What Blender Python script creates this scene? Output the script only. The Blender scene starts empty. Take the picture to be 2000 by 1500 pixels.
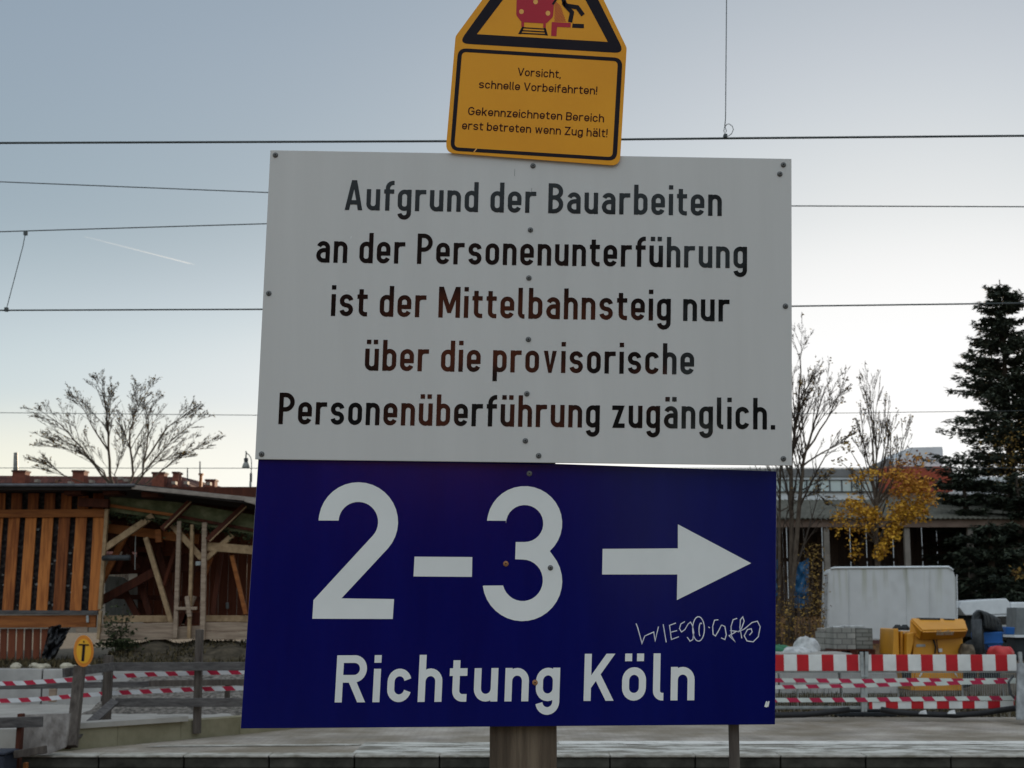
import bpy, math, random
from mathutils import Vector, Matrix
R = math.radians
S = bpy.context.scene
COL = S.collection
# ------------------------------------------------------------------ camera, sky, sun, exposure
F = 2800.0                       # focal length in pixels of a 2000 px wide frame
PITCH = R(8.93)
CAM = Vector((0, 0, 1.7))
cd = bpy.data.cameras.new('camera'); co = bpy.data.objects.new('camera', cd); COL.objects.link(co)
co.location = CAM; co.rotation_euler = (R(90) + PITCH, 0, 0)
cd.sensor_width = 36; cd.lens = 36 * F / 2000; cd.clip_start = 0.05; cd.clip_end = 20000
cd.dof.use_dof = True; cd.dof.focus_distance = 3.5; cd.dof.aperture_fstop = 13
S.camera = co
SUN_AZ, SUN_EL = R(17), R(2.6)   # azimuth clockwise from +Y
w = bpy.data.worlds.new('World'); S.world = w; w.use_nodes = True
nt = w.node_tree; bg = nt.nodes['Background']
sk = nt.nodes.new('ShaderNodeTexSky'); sk.sky_type = 'NISHITA'; sk.sun_disc = False
sk.sun_elevation = SUN_EL; sk.sun_rotation = SUN_AZ
sk.air_density = 1.0; sk.dust_density = 1.2; sk.ozone_density = 1.0; sk.altitude = 100
hs = nt.nodes.new('ShaderNodeHueSaturation'); hs.inputs['Saturation'].default_value = 0.58
nt.links.new(sk.outputs[0], hs.inputs['Color']); gm = nt.nodes.new('ShaderNodeGamma'); gm.inputs[1].default_value = .64
nt.links.new(hs.outputs[0], gm.inputs[0]); tn = nt.nodes.new('ShaderNodeMix'); tn.data_type = 'RGBA'; tn.blend_type = 'MULTIPLY'; tn.inputs[0].default_value = 1
tn.inputs[7].default_value = (1.98, 2.18, 2.40, 1); tn.clamp_result = False
# colour of the air by height above the horizon
tz = nt.nodes.new('ShaderNodeTexCoord'); sz = nt.nodes.new('ShaderNodeSeparateXYZ'); nt.links.new(tz.outputs['Generated'], sz.inputs[0])
rz_ = nt.nodes.new('ShaderNodeValToRGB'); rz_.color_ramp.interpolation = 'EASE'
el = rz_.color_ramp.elements; el[0].position = .08; el[0].color = (.84, .80, .68, 1); el[1].position = .60; el[1].color = (.48, .50, .51, 1)
for p_, c_ in ((.15, (.57, .60, .64, 1)), (.27, (.42, .455, .49, 1)), (.38, (.44, .47, .51, 1))): e_ = el.new(p_); e_.color = c_
nt.links.new(sz.outputs['Z'], rz_.inputs[0])
az = nt.nodes.new('ShaderNodeMix'); az.data_type = 'RGBA'; az.blend_type = 'MULTIPLY'; az.inputs[0].default_value = 1; az.clamp_result = False
nt.links.new(gm.outputs[0], az.inputs[6]); nt.links.new(rz_.outputs[0], az.inputs[7]); nt.links.new(az.outputs[2], tn.inputs[6])
# added fill light: sky brightened out of frame, overhead and behind the camera
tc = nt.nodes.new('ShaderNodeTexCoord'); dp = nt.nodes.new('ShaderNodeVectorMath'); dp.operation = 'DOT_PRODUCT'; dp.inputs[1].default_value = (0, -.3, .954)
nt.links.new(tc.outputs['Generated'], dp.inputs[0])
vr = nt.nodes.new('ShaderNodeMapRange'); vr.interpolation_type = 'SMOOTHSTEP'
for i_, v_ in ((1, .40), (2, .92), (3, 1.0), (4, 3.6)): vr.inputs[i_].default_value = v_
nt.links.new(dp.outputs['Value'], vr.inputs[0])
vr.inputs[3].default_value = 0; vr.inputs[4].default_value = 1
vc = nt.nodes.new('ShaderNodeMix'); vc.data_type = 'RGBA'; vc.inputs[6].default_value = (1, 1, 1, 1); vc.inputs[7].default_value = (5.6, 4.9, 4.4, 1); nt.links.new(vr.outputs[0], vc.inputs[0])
m0 = nt.nodes.new('ShaderNodeVectorMath'); m0.operation = 'SCALE'; m0.inputs['Scale'].default_value = .1; nt.links.new(tn.outputs[2], m0.inputs[0])
cu = nt.nodes.new('ShaderNodeRGBCurve'); cm_ = cu.mapping; cm_.extend = 'HORIZONTAL'; c3_ = cm_.curves[3]
c3_.points[0].location = (0, 0); c3_.points[1].location = (1, .385)
for p_ in ((.10, .10), (.20, .20), (.30, .285), (.40, .332), (.65, .365)): c3_.points.new(*p_)
cm_.update(); nt.links.new(m0.outputs[0], cu.inputs['Color'])
mn = nt.nodes.new('ShaderNodeVectorMath'); mn.operation = 'SCALE'; mn.inputs['Scale'].default_value = 10; nt.links.new(cu.outputs[0], mn.inputs[0])
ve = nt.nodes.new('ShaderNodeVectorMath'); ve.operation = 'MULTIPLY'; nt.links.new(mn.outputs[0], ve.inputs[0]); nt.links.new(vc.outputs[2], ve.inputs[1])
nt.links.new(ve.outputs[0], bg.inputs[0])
bg.inputs[1].default_value = 0.15
sl = bpy.data.lights.new('sun', 'SUN'); sl.energy = 4.0; sl.angle = R(0.53); sl.color = (1, .78, .55)
so = bpy.data.objects.new('sun', sl); COL.objects.link(so)
sdir = Vector((math.sin(SUN_AZ) * math.cos(SUN_EL), math.cos(SUN_AZ) * math.cos(SUN_EL), math.sin(SUN_EL)))
so.rotation_euler = sdir.to_track_quat('Z', 'Y').to_euler(); so.location = (0, 0, 60)
S.view_settings.view_transform = 'Standard'; S.view_settings.look = 'None'
S.view_settings.exposure = .90; S.view_settings.gamma = 1
S.cycles.max_bounces = 6; S.cycles.transparent_max_bounces = 24

# ------------------------------------------------------------------ helpers
FW = Vector((0, math.cos(PITCH), math.sin(PITCH))); UP = Vector((0, -math.sin(PITCH), math.cos(PITCH)))
def ray(px, py):
    return FW + Vector((1, 0, 0)) * ((px - 1000) / F) + UP * ((750 - py) / F)
def P(px, py, D):                # point seen at that pixel, D metres in front
    d = ray(px, py); return CAM + d * (D / d.y)
def G(px, py, z=0.0):            # point of the level z seen at that pixel
    d = ray(px, py); return CAM + d * ((z - CAM.z) / d.z)
def on(px, py, a, b=0.0, off=0.0):   # point on the vertical plane y = a + b x, off metres in front of it
    d = ray(px, py); return CAM + d * ((a - off) / (d.y - b * d.x))
def z1(x, y): return (x / 3.75, 850 + y / 3.75)
def z2(x, y): return (x / 3.846, 1180 + y / 3.846)
def z3(x, y): return (1480 + x / 3.75, 800 + y / 3.75)
def z4(x, y): return (1480 + x / 3.571, 1080 + y / 3.571)

class MB:
    def __init__(s): s.v = []; s.f = []
    def face(s, pts):
        n = len(s.v); s.v += [tuple(p) for p in pts]; s.f.append(tuple(range(n, n + len(pts)))); return s
    def hexa(s, b, t):           # bottom loop, top loop
        n = len(s.v); k = len(b); s.v += [tuple(p) for p in b] + [tuple(p) for p in t]
        s.f.append(tuple(range(n + k - 1, n - 1, -1))); s.f.append(tuple(range(n + k, n + 2 * k)))
        for i in range(k):
            j = (i + 1) % k; s.f.append((n + i, n + j, n + k + j, n + k + i))
        return s
    def box(s, x0, x1, y0, y1, zz0, zz1):
        return s.hexa([(x0, y0, zz0), (x1, y0, zz0), (x1, y1, zz0), (x0, y1, zz0)],
                      [(x0, y0, zz1), (x1, y0, zz1), (x1, y1, zz1), (x0, y1, zz1)])
    def beam(s, p, q, wd, th):   # wd across the sight line, th along Y
        p = Vector(p); q = Vector(q); u = (q - p).normalized()
        n = Vector((0, 1, 0)); n = n - u * n.dot(u)
        if n.length < .05: n = Vector((0, 0, 1)) - u * u.z
        n.normalize(); a = u.cross(n) * (wd / 2); b = n * (th / 2)
        return s.hexa([p - a - b, p + a - b, p + a + b, p - a + b], [q - a - b, q + a - b, q + a + b, q - a + b])
    def tube(s, pts, rad, k=6, cap=True):
        pts = [Vector(p) for p in pts]; n0 = len(s.v)
        if not hasattr(rad, '__len__'): rad = [rad] * len(pts)
        ref = Vector((.31, .95, .05)).normalized()
        for i, p in enumerate(pts):
            t = (pts[min(i + 1, len(pts) - 1)] - pts[max(i - 1, 0)]).normalized()
            a = ref - t * ref.dot(t)
            if a.length < .1: a = Vector((0, .1, 1)) - t * t.z
            a.normalize(); b = t.cross(a)
            for j in range(k):
                g = 2 * math.pi * j / k; s.v.append(tuple(p + (a * math.cos(g) + b * math.sin(g)) * rad[i]))
        for i in range(len(pts) - 1):
            for j in range(k):
                m = n0 + i * k; s.f.append((m + j, m + (j + 1) % k, m + k + (j + 1) % k, m + k + j))
        if cap:
            s.f.append(tuple(range(n0 + k - 1, n0 - 1, -1))); m = n0 + (len(pts) - 1) * k; s.f.append(tuple(range(m, m + k)))
        return s
    def lathe(s, c, prof, k=16, axis='z'):   # prof: (radius, height)
        n0 = len(s.v); c = Vector(c)
        for r, h in prof:
            for j in range(k):
                g = 2 * math.pi * j / k; x, y = r * math.cos(g), r * math.sin(g)
                s.v.append(tuple(c + (Vector((x, y, h)) if axis == 'z' else Vector((x, -h, y)))))
        for i in range(len(prof) - 1):
            for j in range(k):
                m = n0 + i * k; s.f.append((m + j, m + (j + 1) % k, m + k + (j + 1) % k, m + k + j))
        s.f.append(tuple(range(n0 + k - 1, n0 - 1, -1))); m = n0 + (len(prof) - 1) * k; s.f.append(tuple(range(m, m + k)))
        return s
    def prism(s, pts, dy):       # polygon in front, pushed back by dy
        a = [Vector(p) for p in pts]; b = [p + Vector((0, dy, 0)) for p in a]
        return s.hexa(a, b)
    def build(s, name, m, parent=None, smooth=False, bevel=0):
        me = bpy.data.meshes.new(name); me.from_pydata(s.v, [], s.f); me.materials.append(m); me.update()
        if smooth:
            for p in me.polygons: p.use_smooth = True
        o = bpy.data.objects.new(name, me); COL.objects.link(o)
        if parent: o.parent = parent
        if bevel:
            bv = o.modifiers.new('bevel', 'BEVEL'); bv.width = bevel; bv.segments = 2
        return o
def tag(o, label=None, cat=None, group=None, kind=None):
    if label: o['label'] = label
    if cat: o['category'] = cat
    if group: o['group'] = group
    if kind: o['kind'] = kind
    return o
def thing(name, label, cat, group=None):
    o = bpy.data.objects.new(name, None); COL.objects.link(o); o.empty_display_size = .2
    return tag(o, label, cat, group)
def struct(o): o['kind'] = 'structure'; return o

# ------------------------------------------------------------------ materials
def base(name, rough=.8, spec=.3, metal=0):
    m = bpy.data.materials.new(name); m.use_nodes = True; b = m.node_tree.nodes['Principled BSDF']
    b.inputs['Roughness'].default_value = rough; b.inputs['Specular IOR Level'].default_value = spec
    b.inputs['Metallic'].default_value = metal
    return m, m.node_tree, b
def N(t, kind, **kw):
    n = t.nodes.new('ShaderNode' + kind)
    for k, v in kw.items(): setattr(n, k, v)
    return n
def pm(name, c1, c2, scale=3, rough=.8, stretch=(1, 1, 1), bump=0, spec=.3, lo=.3, hi=.7, metal=0, island=0, c3=None):
    m, t, b = base(name, rough, spec, metal)
    g = N(t, 'NewGeometry'); mp = N(t, 'Mapping'); mp.inputs['Scale'].default_value = stretch
    nz = N(t, 'TexNoise'); nz.inputs['Scale'].default_value = scale; nz.inputs['Detail'].default_value = 7; nz.inputs['Roughness'].default_value = .62
    t.links.new(g.outputs['Position'], mp.inputs['Vector']); t.links.new(mp.outputs[0], nz.inputs['Vector'])
    cr = N(t, 'ValToRGB'); cr.color_ramp.elements[0].position = lo; cr.color_ramp.elements[1].position = hi
    cr.color_ramp.elements[0].color = (*c1, 1); cr.color_ramp.elements[1].color = (*c2, 1)
    if c3: e = cr.color_ramp.elements.new((lo + hi) / 2); e.color = (*c3, 1)
    src = nz.outputs['Fac']
    if island:
        mx = N(t, 'Mix', data_type='FLOAT'); mx.inputs[0].default_value = island
        t.links.new(src, mx.inputs[2]); t.links.new(g.outputs['Random Per Island'], mx.inputs[3]); src = mx.outputs[0]
    t.links.new(src, cr.inputs[0]); t.links.new(cr.outputs[0], b.inputs['Base Color'])
    if bump:
        bp = N(t, 'Bump'); bp.inputs['Strength'].default_value = bump; bp.inputs['Distance'].default_value = .02
        t.links.new(nz.outputs['Fac'], bp.inputs['Height']); t.links.new(bp.outputs[0], b.inputs['Normal'])
    return m
def stripes(name, period, shear=0, ph=0, red=(.50, .012, .02), white=(.72, .72, .70), trans=0):
    m, t, b = base(name, .55, .3)
    g = N(t, 'NewGeometry'); sp = N(t, 'SeparateXYZ'); t.links.new(g.outputs['Position'], sp.inputs[0])
    a = N(t, 'Math', operation='MULTIPLY_ADD'); t.links.new(sp.outputs['Z'], a.inputs[0]); a.inputs[1].default_value = shear; t.links.new(sp.outputs['X'], a.inputs[2])
    d = N(t, 'Math', operation='MULTIPLY_ADD'); t.links.new(a.outputs[0], d.inputs[0]); d.inputs[1].default_value = 1 / period; d.inputs[2].default_value = ph + 100
    fr = N(t, 'Math', operation='FRACT'); t.links.new(d.outputs[0], fr.inputs[0])
    lt = N(t, 'Math', operation='LESS_THAN'); t.links.new(fr.outputs[0], lt.inputs[0]); lt.inputs[1].default_value = .48
    nz = N(t, 'TexNoise'); nz.inputs['Scale'].default_value = 5; nz.inputs['Detail'].default_value = 6; t.links.new(g.outputs['Position'], nz.inputs['Vector'])
    mr = N(t, 'MapRange'); mr.inputs[1].default_value = .3; mr.inputs[2].default_value = .7; mr.inputs[3].default_value = .8; mr.inputs[4].default_value = 1
    t.links.new(nz.outputs['Fac'], mr.inputs[0])
    mx = N(t, 'Mix', data_type='RGBA'); t.links.new(lt.outputs[0], mx.inputs[0]); mx.inputs[6].default_value = (*white, 1); mx.inputs[7].default_value = (*red, 1)
    mu = N(t, 'Mix', data_type='RGBA', blend_type='MULTIPLY'); mu.inputs[0].default_value = 1
    t.links.new(mx.outputs[2], mu.inputs[6]); t.links.new(mr.outputs[0], mu.inputs[7]); t.links.new(mu.outputs[2], b.inputs['Base Color'])
    return m
M = {}
M['signwhite'] = pm('sign_white', (.52, .51, .49), (.57, .56, .54), 1.6, stretch=(7, 1, .45), lo=.25, hi=.75, rough=.45, spec=.4)
M['signblue'] = pm('sign_blue', (.0012, .0032, .080), (.002, .005, .105), 2.5, rough=.15, spec=.32, stretch=(4, 1, .7))
M['letterblack'] = pm('letter_film', (.006, .006, .006), (.008, .008, .008), 6, rough=.05, spec=.32)
M['letterwhite'] = pm('letter_white', (.68, .69, .67), (.76, .77, .75), 5, rough=.5)
M['yellow'] = pm('sign_yellow', (.70, .28, .006), (.78, .33, .008), 4, rough=.5)
M['signblack'] = pm('sign_black', (.012, .010, .016), (.02, .016, .02), 8, rough=.5, spec=.08)
M['signtext'] = pm('sign_brown_text', (.03, .004, .006), (.04, .006, .008), 8, rough=.5, spec=.08)
M['signred'] = pm('sign_red', (.38, .008, .025), (.44, .012, .03), 6, rough=.5)
M['signlamp'] = pm('sign_pale_yellow', (.75, .36, .08), (.8, .4, .1), 6, rough=.5)
M['scratch'] = pm('scratch_white', (.5, .5, .6), (.8, .8, .85), 60, rough=.7)
M['screw'] = pm('screw_steel', (.08, .08, .08), (.17, .17, .165), 200, rough=.5, metal=.4)
M['screwdark'] = pm('screw_recess', (.01, .01, .01), (.02, .02, .02), 50)
M['rust'] = pm('screw_rust', (.2, .08, .03), (.4, .2, .1), 100)
M['post'] = pm('post_wood', (.045, .032, .022), (.21, .16, .11), 6, rough=.85, stretch=(6, 6, .35), bump=.6, c3=(.11, .08, .055), lo=.28, hi=.75)
M['greywood'] = pm('grey_wood', (.05, .045, .045), (.13, .12, .115), 5, rough=.9, stretch=(1.2, 4, 6), bump=.3)
M['greypost'] = pm('grey_post', (.045, .035, .03), (.12, .10, .085), 5, rough=.9, stretch=(5, 5, .6), bump=.3)
M['plank'] = pm('orange_board', (.12, .032, .010), (.52, .18, .045), 2.6, rough=.8, stretch=(7, 7, .55), bump=.3, c3=(.27, .082, .022), island=.3, lo=.32, hi=.68)
M['orange'] = pm('orange_beam', (.16, .045, .011), (.36, .125, .032), 2.5, rough=.75, stretch=(.6, 5, 5), bump=.2)
M['pale'] = pm('pale_beam', (.22, .14, .075), (.45, .31, .18), 3, rough=.8, stretch=(3, 3, 3), bump=.2)
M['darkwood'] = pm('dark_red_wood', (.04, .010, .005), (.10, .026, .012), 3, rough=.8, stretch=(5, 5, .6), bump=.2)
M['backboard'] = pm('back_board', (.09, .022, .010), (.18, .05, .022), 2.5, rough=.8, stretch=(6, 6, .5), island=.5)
M['sleeper'] = pm('weathered_plank', (.20, .14, .10), (.42, .32, .24), 3, rough=.9, stretch=(.8, 4, 8), bump=.3)
M['blackfelt'] = pm('roof_felt', (.02, .016, .016), (.045, .04, .04), 4, rough=.8)
M['fascia'] = pm('fascia_grey', (.16, .13, .11), (.34, .29, .25), 5, rough=.8, stretch=(1, 4, 4))
M['gutter'] = pm('gutter_zinc', (.06, .06, .065), (.13, .13, .14), 5, rough=.5, metal=.5)
M['moss'] = pm('mossy_board', (.05, .055, .022), (.21, .20, .12), 3.5, rough=.9, stretch=(1, 1, 1.5), c3=(.11, .12, .06))
M['net'] = pm('dark_netting', (.018, .015, .016), (.14, .11, .10), 9, rough=.95, stretch=(1, 1, 1.6), lo=.45, hi=.85)
M['concrete'] = pm('concrete', (.25, .24, .23), (.42, .40, .38), 1.7, rough=.9, bump=.1)
M['concyellow'] = pm('mossy_concrete', (.15, .13, .075), (.31, .28, .19), 1.5, rough=.9, bump=.1)
M['ledge'] = pm('pale_ledge', (.27, .25, .225), (.40, .375, .34), 2, rough=.85)
M['plaster'] = pm('pale_mortar', (.3, .27, .2), (.5, .45, .35), 6, rough=.95, bump=.5)
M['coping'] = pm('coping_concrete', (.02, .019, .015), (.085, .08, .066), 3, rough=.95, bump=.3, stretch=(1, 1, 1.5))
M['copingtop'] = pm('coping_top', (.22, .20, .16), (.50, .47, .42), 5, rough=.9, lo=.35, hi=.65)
M['voidshade'] = pm('recess_shade', (.006, .006, .006), (.012, .012, .012), 3, rough=1)
M['gravel'] = pm('gravel_bank', (.04, .035, .03), (.26, .23, .20), 16, rough=.95, bump=.8, lo=.35, hi=.7)
M['earth'] = pm('earth', (.06, .045, .03), (.20, .16, .11), 5, rough=.95, bump=.5)
M['ballast'] = pm('ballast', (.05, .04, .035), (.2, .17, .15), 14, rough=.95, bump=1)
M['yard'] = pm('yard_soil', (.03, .024, .016), (.13, .105, .075), 4, rough=.95, bump=.5)
M['bankearth'] = pm('shaded_bank_earth', (.025, .02, .013), (.12, .095, .065), 5, rough=.95, bump=.6)  # darker than open earth: shade below the building is put into the colour
M['leaflitter'] = pm('leaf_litter', (.035, .02, .008), (.22, .10, .03), 9, rough=.95, bump=.6, lo=.35, hi=.75)
M['galv'] = pm('galvanised_steel', (.25, .27, .27), (.42, .44, .44), 10, rough=.5, metal=.4)
M['rubber'] = pm('black_rubber', (.018, .022, .025), (.04, .045, .05), 8, rough=.8)
M['cable'] = pm('black_cable', (.010, .010, .011), (.02, .02, .022), 8, rough=.6)
M['plank_rw'] = stripes('barrier_board', .386, 0, .53)
M['plank_rw_low'] = stripes('barrier_low_board', .395, 0, .38)
M['tape'] = stripes('warning_tape', .35, .8, .1, red=(.45, .02, .07), white=(.62, .66, .62))
M['tapeb'] = stripes('warning_tape_b', .37, .8, .55, red=(.45, .02, .07), white=(.62, .66, .62))
M['tapel'] = stripes('warning_tape_left', .29, 1.0, .2, red=(.45, .015, .05), white=(.66, .66, .68))
M['tarp'] = None
M['maroon'] = pm('maroon_side', (.07, .022, .02), (.13, .045, .04), 3, rough=.6)
M['machine'] = pm('machine_yellow', (.55, .23, .012), (.68, .30, .02), 2, rough=.45, spec=.5)
M['machinelow'] = pm('machine_yellow_dirty', (.40, .17, .02), (.62, .27, .02), 4, rough=.6)
M['bluepaint'] = pm('blue_paint', (.008, .075, .26), (.015, .11, .36), 3, rough=.5)
M['hose'] = pm('black_hose', (.02, .022, .025), (.07, .075, .08), 6, rough=.6)
M['whitepaint'] = pm('white_paint', (.66, .68, .7), (.78, .8, .82), 3, rough=.4)
M['glass'] = pm('dark_glass', (.01, .012, .015), (.03, .035, .04), 2, rough=.08, spec=.6)
M['greypanel'] = pm('grey_panel', (.12, .13, .135), (.2, .21, .21), 4, rough=.6)
M['rubble'] = pm('white_rubble', (.28, .28, .28), (.62, .62, .61), 8, rough=.9, bump=.4)
M['green'] = pm('green_sheet', (.015, .10, .05), (.03, .17, .08), 5, rough=.6)
M['redplastic'] = pm('red_plastic', (.40, .02, .02), (.52, .04, .035), 5, rough=.5)
M['stone'] = None
M['bark'] = pm('bark', (.045, .032, .024), (.13, .10, .075), 6, rough=.95, stretch=(3, 3, .8), bump=.4)
M['barkdark'] = pm('dark_bark', (.025, .018, .014), (.075, .055, .042), 6, rough=.95, stretch=(3, 3, .8))
M['fir'] = pm('fir_needles', (.018, .026, .017), (.085, .098, .068), 2, rough=.8, island=.6)
M['yew'] = pm('yew_needles', (.010, .016, .010), (.050, .062, .038), 2, rough=.8, island=.6)
M['leafyellow'] = pm('yellow_leaves', (.30, .13, .01), (.66, .36, .03), 2.5, rough=.7, island=.65)
M['leaforange'] = pm('orange_leaves', (.28, .10, .012), (.58, .28, .03), 2.5, rough=.7, island=.65)
M['weeds'] = pm('dark_weeds', (.018, .016, .008), (.10, .075, .035), 3, rough=.9, island=.6)
M['leafbrown'] = pm('brown_leaves', (.07, .035, .01), (.32, .20, .05), 2.5, rough=.8, island=.7)
M['leafgreen'] = pm('green_leaves', (.014, .02, .008), (.05, .062, .024), 4, rough=.8, island=.6)
M['rooftile'] = None
M['brick'] = pm('chimney_brick', (.12, .038, .024), (.22, .07, .045), 7, rough=.9)
M['rendered'] = pm('house_wall', (.2, .17, .14), (.3, .26, .22), 2, rough=.9)
M['facwhite'] = pm('factory_white', (.56, .58, .6), (.68, .70, .72), 1, rough=.7)
M['facgrey'] = pm('factory_roof_edge', (.14, .14, .14), (.22, .22, .22), 1, rough=.7)
M['facglass'] = pm('factory_window', (.42, .50, .50), (.55, .62, .62), .6, rough=.15, spec=.6)
M['facframe'] = pm('window_frame', (.04, .04, .045), (.06, .06, .065), 1, rough=.6)
M['facred'] = pm('factory_red', (.30, .055, .03), (.38, .08, .045), 1, rough=.7)
M['shedwood'] = pm('shed_wood', (.035, .022, .018), (.09, .06, .05), 2, rough=.9, stretch=(6, 6, .6), island=.5)
M['shedbeam'] = pm('shed_beam', (.13, .085, .065), (.20, .14, .11), 2, rough=.9)
M['shedpost'] = pm('shed_post', (.17, .15, .13), (.26, .23, .2), 2, rough=.9)
M['wire'] = pm('copper_wire', (.05, .06, .062), (.09, .10, .10), 6, rough=.5, metal=.4)
M['bluetarp'] = pm('blue_tarp', (.006, .045, .11), (.02, .11, .24), 3, rough=.35, bump=.6)
M['trash'] = pm('black_plastic', (.006, .006, .007), (.02, .02, .022), 6, rough=.35, bump=.5)
M['lampgrey'] = pm('lamp_grey', (.12, .12, .11), (.3, .3, .28), 6, rough=.5)
M['disc'] = pm('disc_orange', (.62, .20, .02), (.68, .24, .03), 5, rough=.5)
M['discyellow'] = pm('disc_yellow', (.75, .36, .02), (.8, .42, .03), 5, rough=.5)
M['rough'] = pm('rough_panel', (.10, .085, .075), (.26, .235, .215), 5, rough=.95, bump=.8, stretch=(2, 2, .7))
M['darkblue'] = pm('dark_blue_plastic', (.012, .016, .03), (.03, .035, .05), 4, rough=.6)
M['netarp'] = pm('inner_sheet', (.18, .18, .17), (.36, .36, .35), 4, rough=.8, stretch=(4, 4, .7))
def tile_mat(name, c1, c2, cm, sx, sy, axes='XZ', rough=.85, mort=.02, bump=.3, stain=None):
    m, t, b = base(name, rough, .3)
    g = N(t, 'NewGeometry'); sp = N(t, 'SeparateXYZ'); cb = N(t, 'CombineXYZ'); t.links.new(g.outputs['Position'], sp.inputs[0])
    t.links.new(sp.outputs[axes[0]], cb.inputs[0]); t.links.new(sp.outputs[axes[1]], cb.inputs[1])
    br = N(t, 'TexBrick'); t.links.new(cb.outputs[0], br.inputs['Vector'])
    br.inputs['Color1'].default_value = (*c1, 1); br.inputs['Color2'].default_value = (*c2, 1); br.inputs['Mortar'].default_value = (*cm, 1)
    br.inputs['Scale'].default_value = 1; br.inputs['Brick Width'].default_value = sx; br.inputs['Row Height'].default_value = sy
    br.inputs['Mortar Size'].default_value = mort
    nz = N(t, 'TexNoise'); nz.inputs['Scale'].default_value = 1.3; nz.inputs['Detail'].default_value = 8; t.links.new(g.outputs['Position'], nz.inputs['Vector'])
    mr = N(t, 'MapRange'); mr.inputs[1].default_value = .3; mr.inputs[2].default_value = .7; mr.inputs[3].default_value = .6; mr.inputs[4].default_value = 1.25
    t.links.new(nz.outputs['Fac'], mr.inputs[0])
    mu = N(t, 'Mix', data_type='RGBA', blend_type='MULTIPLY'); mu.inputs[0].default_value = 1
    t.links.new(br.outputs['Color'], mu.inputs[6]); t.links.new(mr.outputs[0], mu.inputs[7]); t.links.new(mu.outputs[2], b.inputs['Base Color'])
    if stain:                    # blotches of dirt and moss
        n3 = N(t, 'TexNoise'); n3.inputs['Scale'].default_value = .55; n3.inputs['Detail'].default_value = 9; n3.inputs['Roughness'].default_value = .7; t.links.new(g.outputs['Position'], n3.inputs['Vector'])
        r3 = N(t, 'MapRange'); r3.inputs[1].default_value = .40; r3.inputs[2].default_value = .58; r3.inputs[3].default_value = 0; r3.inputs[4].default_value = .8; t.links.new(n3.outputs['Fac'], r3.inputs[0])
        m3 = N(t, 'Mix', data_type='RGBA'); t.links.new(r3.outputs[0], m3.inputs[0]); t.links.new(mu.outputs[2], m3.inputs[6]); m3.inputs[7].default_value = (*stain, 1); t.links.new(m3.outputs[2], b.inputs['Base Color'])
    if bump:
        bp = N(t, 'Bump'); bp.inputs['Strength'].default_value = bump; bp.inputs['Distance'].default_value = .02
        t.links.new(br.outputs['Fac'], bp.inputs['Height']); bp.invert = True; t.links.new(bp.outputs[0], b.inputs['Normal'])
    return m
M['rooftile'] = tile_mat('roof_tiles', (.085, .030, .022), (.12, .042, .03), (.035, .014, .012), .3, .3)
M['stone'] = tile_mat('paver_stack', (.26, .25, .225), (.34, .33, .30), (.17, .165, .15), .22, .13, mort=.012)
M['stonedark'] = tile_mat('dark_paver_stack', (.15, .15, .135), (.21, .205, .185), (.09, .09, .08), .3, .09, mort=.012)
M['stationbrick'] = tile_mat('station_brick', (.55, .12, .055), (.46, .085, .04), (.36, .16, .1), .25, .08)
M['paving'] = tile_mat('paving', (.38, .335, .29), (.42, .375, .325), (.33, .29, .25), .2, .1, 'XY', bump=.1, stain=(.17, .135, .088))

def tarp_mat():                  # grey tarpaulin with green streaks running down from the top edge
    m, t, b = base('grey_tarpaulin', .6, .3)
    g = N(t, 'NewGeometry'); mp = N(t, 'Mapping'); mp.inputs['Scale'].default_value = (3.2, 1, .22)
    nz = N(t, 'TexNoise'); nz.inputs['Scale'].default_value = 1.5; nz.inputs['Detail'].default_value = 6
    t.links.new(g.outputs['Position'], mp.inputs['Vector']); t.links.new(mp.outputs[0], nz.inputs['Vector'])
    sp = N(t, 'SeparateXYZ'); t.links.new(g.outputs['Position'], sp.inputs[0])
    mr = N(t, 'MapRange'); mr.inputs[1].default_value = 1.6; mr.inputs[2].default_value = 3.0; t.links.new(sp.outputs['Z'], mr.inputs[0])
    cr = N(t, 'ValToRGB'); cr.color_ramp.elements[0].position = .5; cr.color_ramp.elements[1].position = .72; t.links.new(nz.outputs['Fac'], cr.inputs[0])
    mu = N(t, 'Math', operation='MULTIPLY'); t.links.new(cr.outputs[0], mu.inputs[0]); t.links.new(mr.outputs[0], mu.inputs[1])
    n2 = N(t, 'TexNoise'); n2.inputs['Scale'].default_value = 1.2; n2.inputs['Detail'].default_value = 5; t.links.new(g.outputs['Position'], n2.inputs['Vector'])
    c2 = N(t, 'ValToRGB'); c2.color_ramp.elements[0].color = (.50, .505, .505, 1); c2.color_ramp.elements[1].color = (.62, .62, .62, 1); t.links.new(n2.outputs['Fac'], c2.inputs[0])
    mx = N(t, 'Mix', data_type='RGBA'); t.links.new(mu.outputs[0], mx.inputs[0]); t.links.new(c2.outputs[0], mx.inputs[6]); mx.inputs[7].default_value = (.30, .30, .19, 1)
    t.links.new(mx.outputs[2], b.inputs['Base Color'])
    wv = N(t, 'TexWave'); wv.inputs['Scale'].default_value = .55; wv.inputs['Distortion'].default_value = 5; wv.inputs['Detail'].default_value = 3; t.links.new(g.outputs['Position'], wv.inputs['Vector'])
    bp = N(t, 'Bump'); bp.inputs['Strength'].default_value = .28; bp.inputs['Distance'].default_value = .12; t.links.new(wv.outputs['Fac'], bp.inputs['Height']); t.links.new(bp.outputs[0], b.inputs['Normal'])
    return m
M['tarp'] = tarp_mat()
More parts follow.
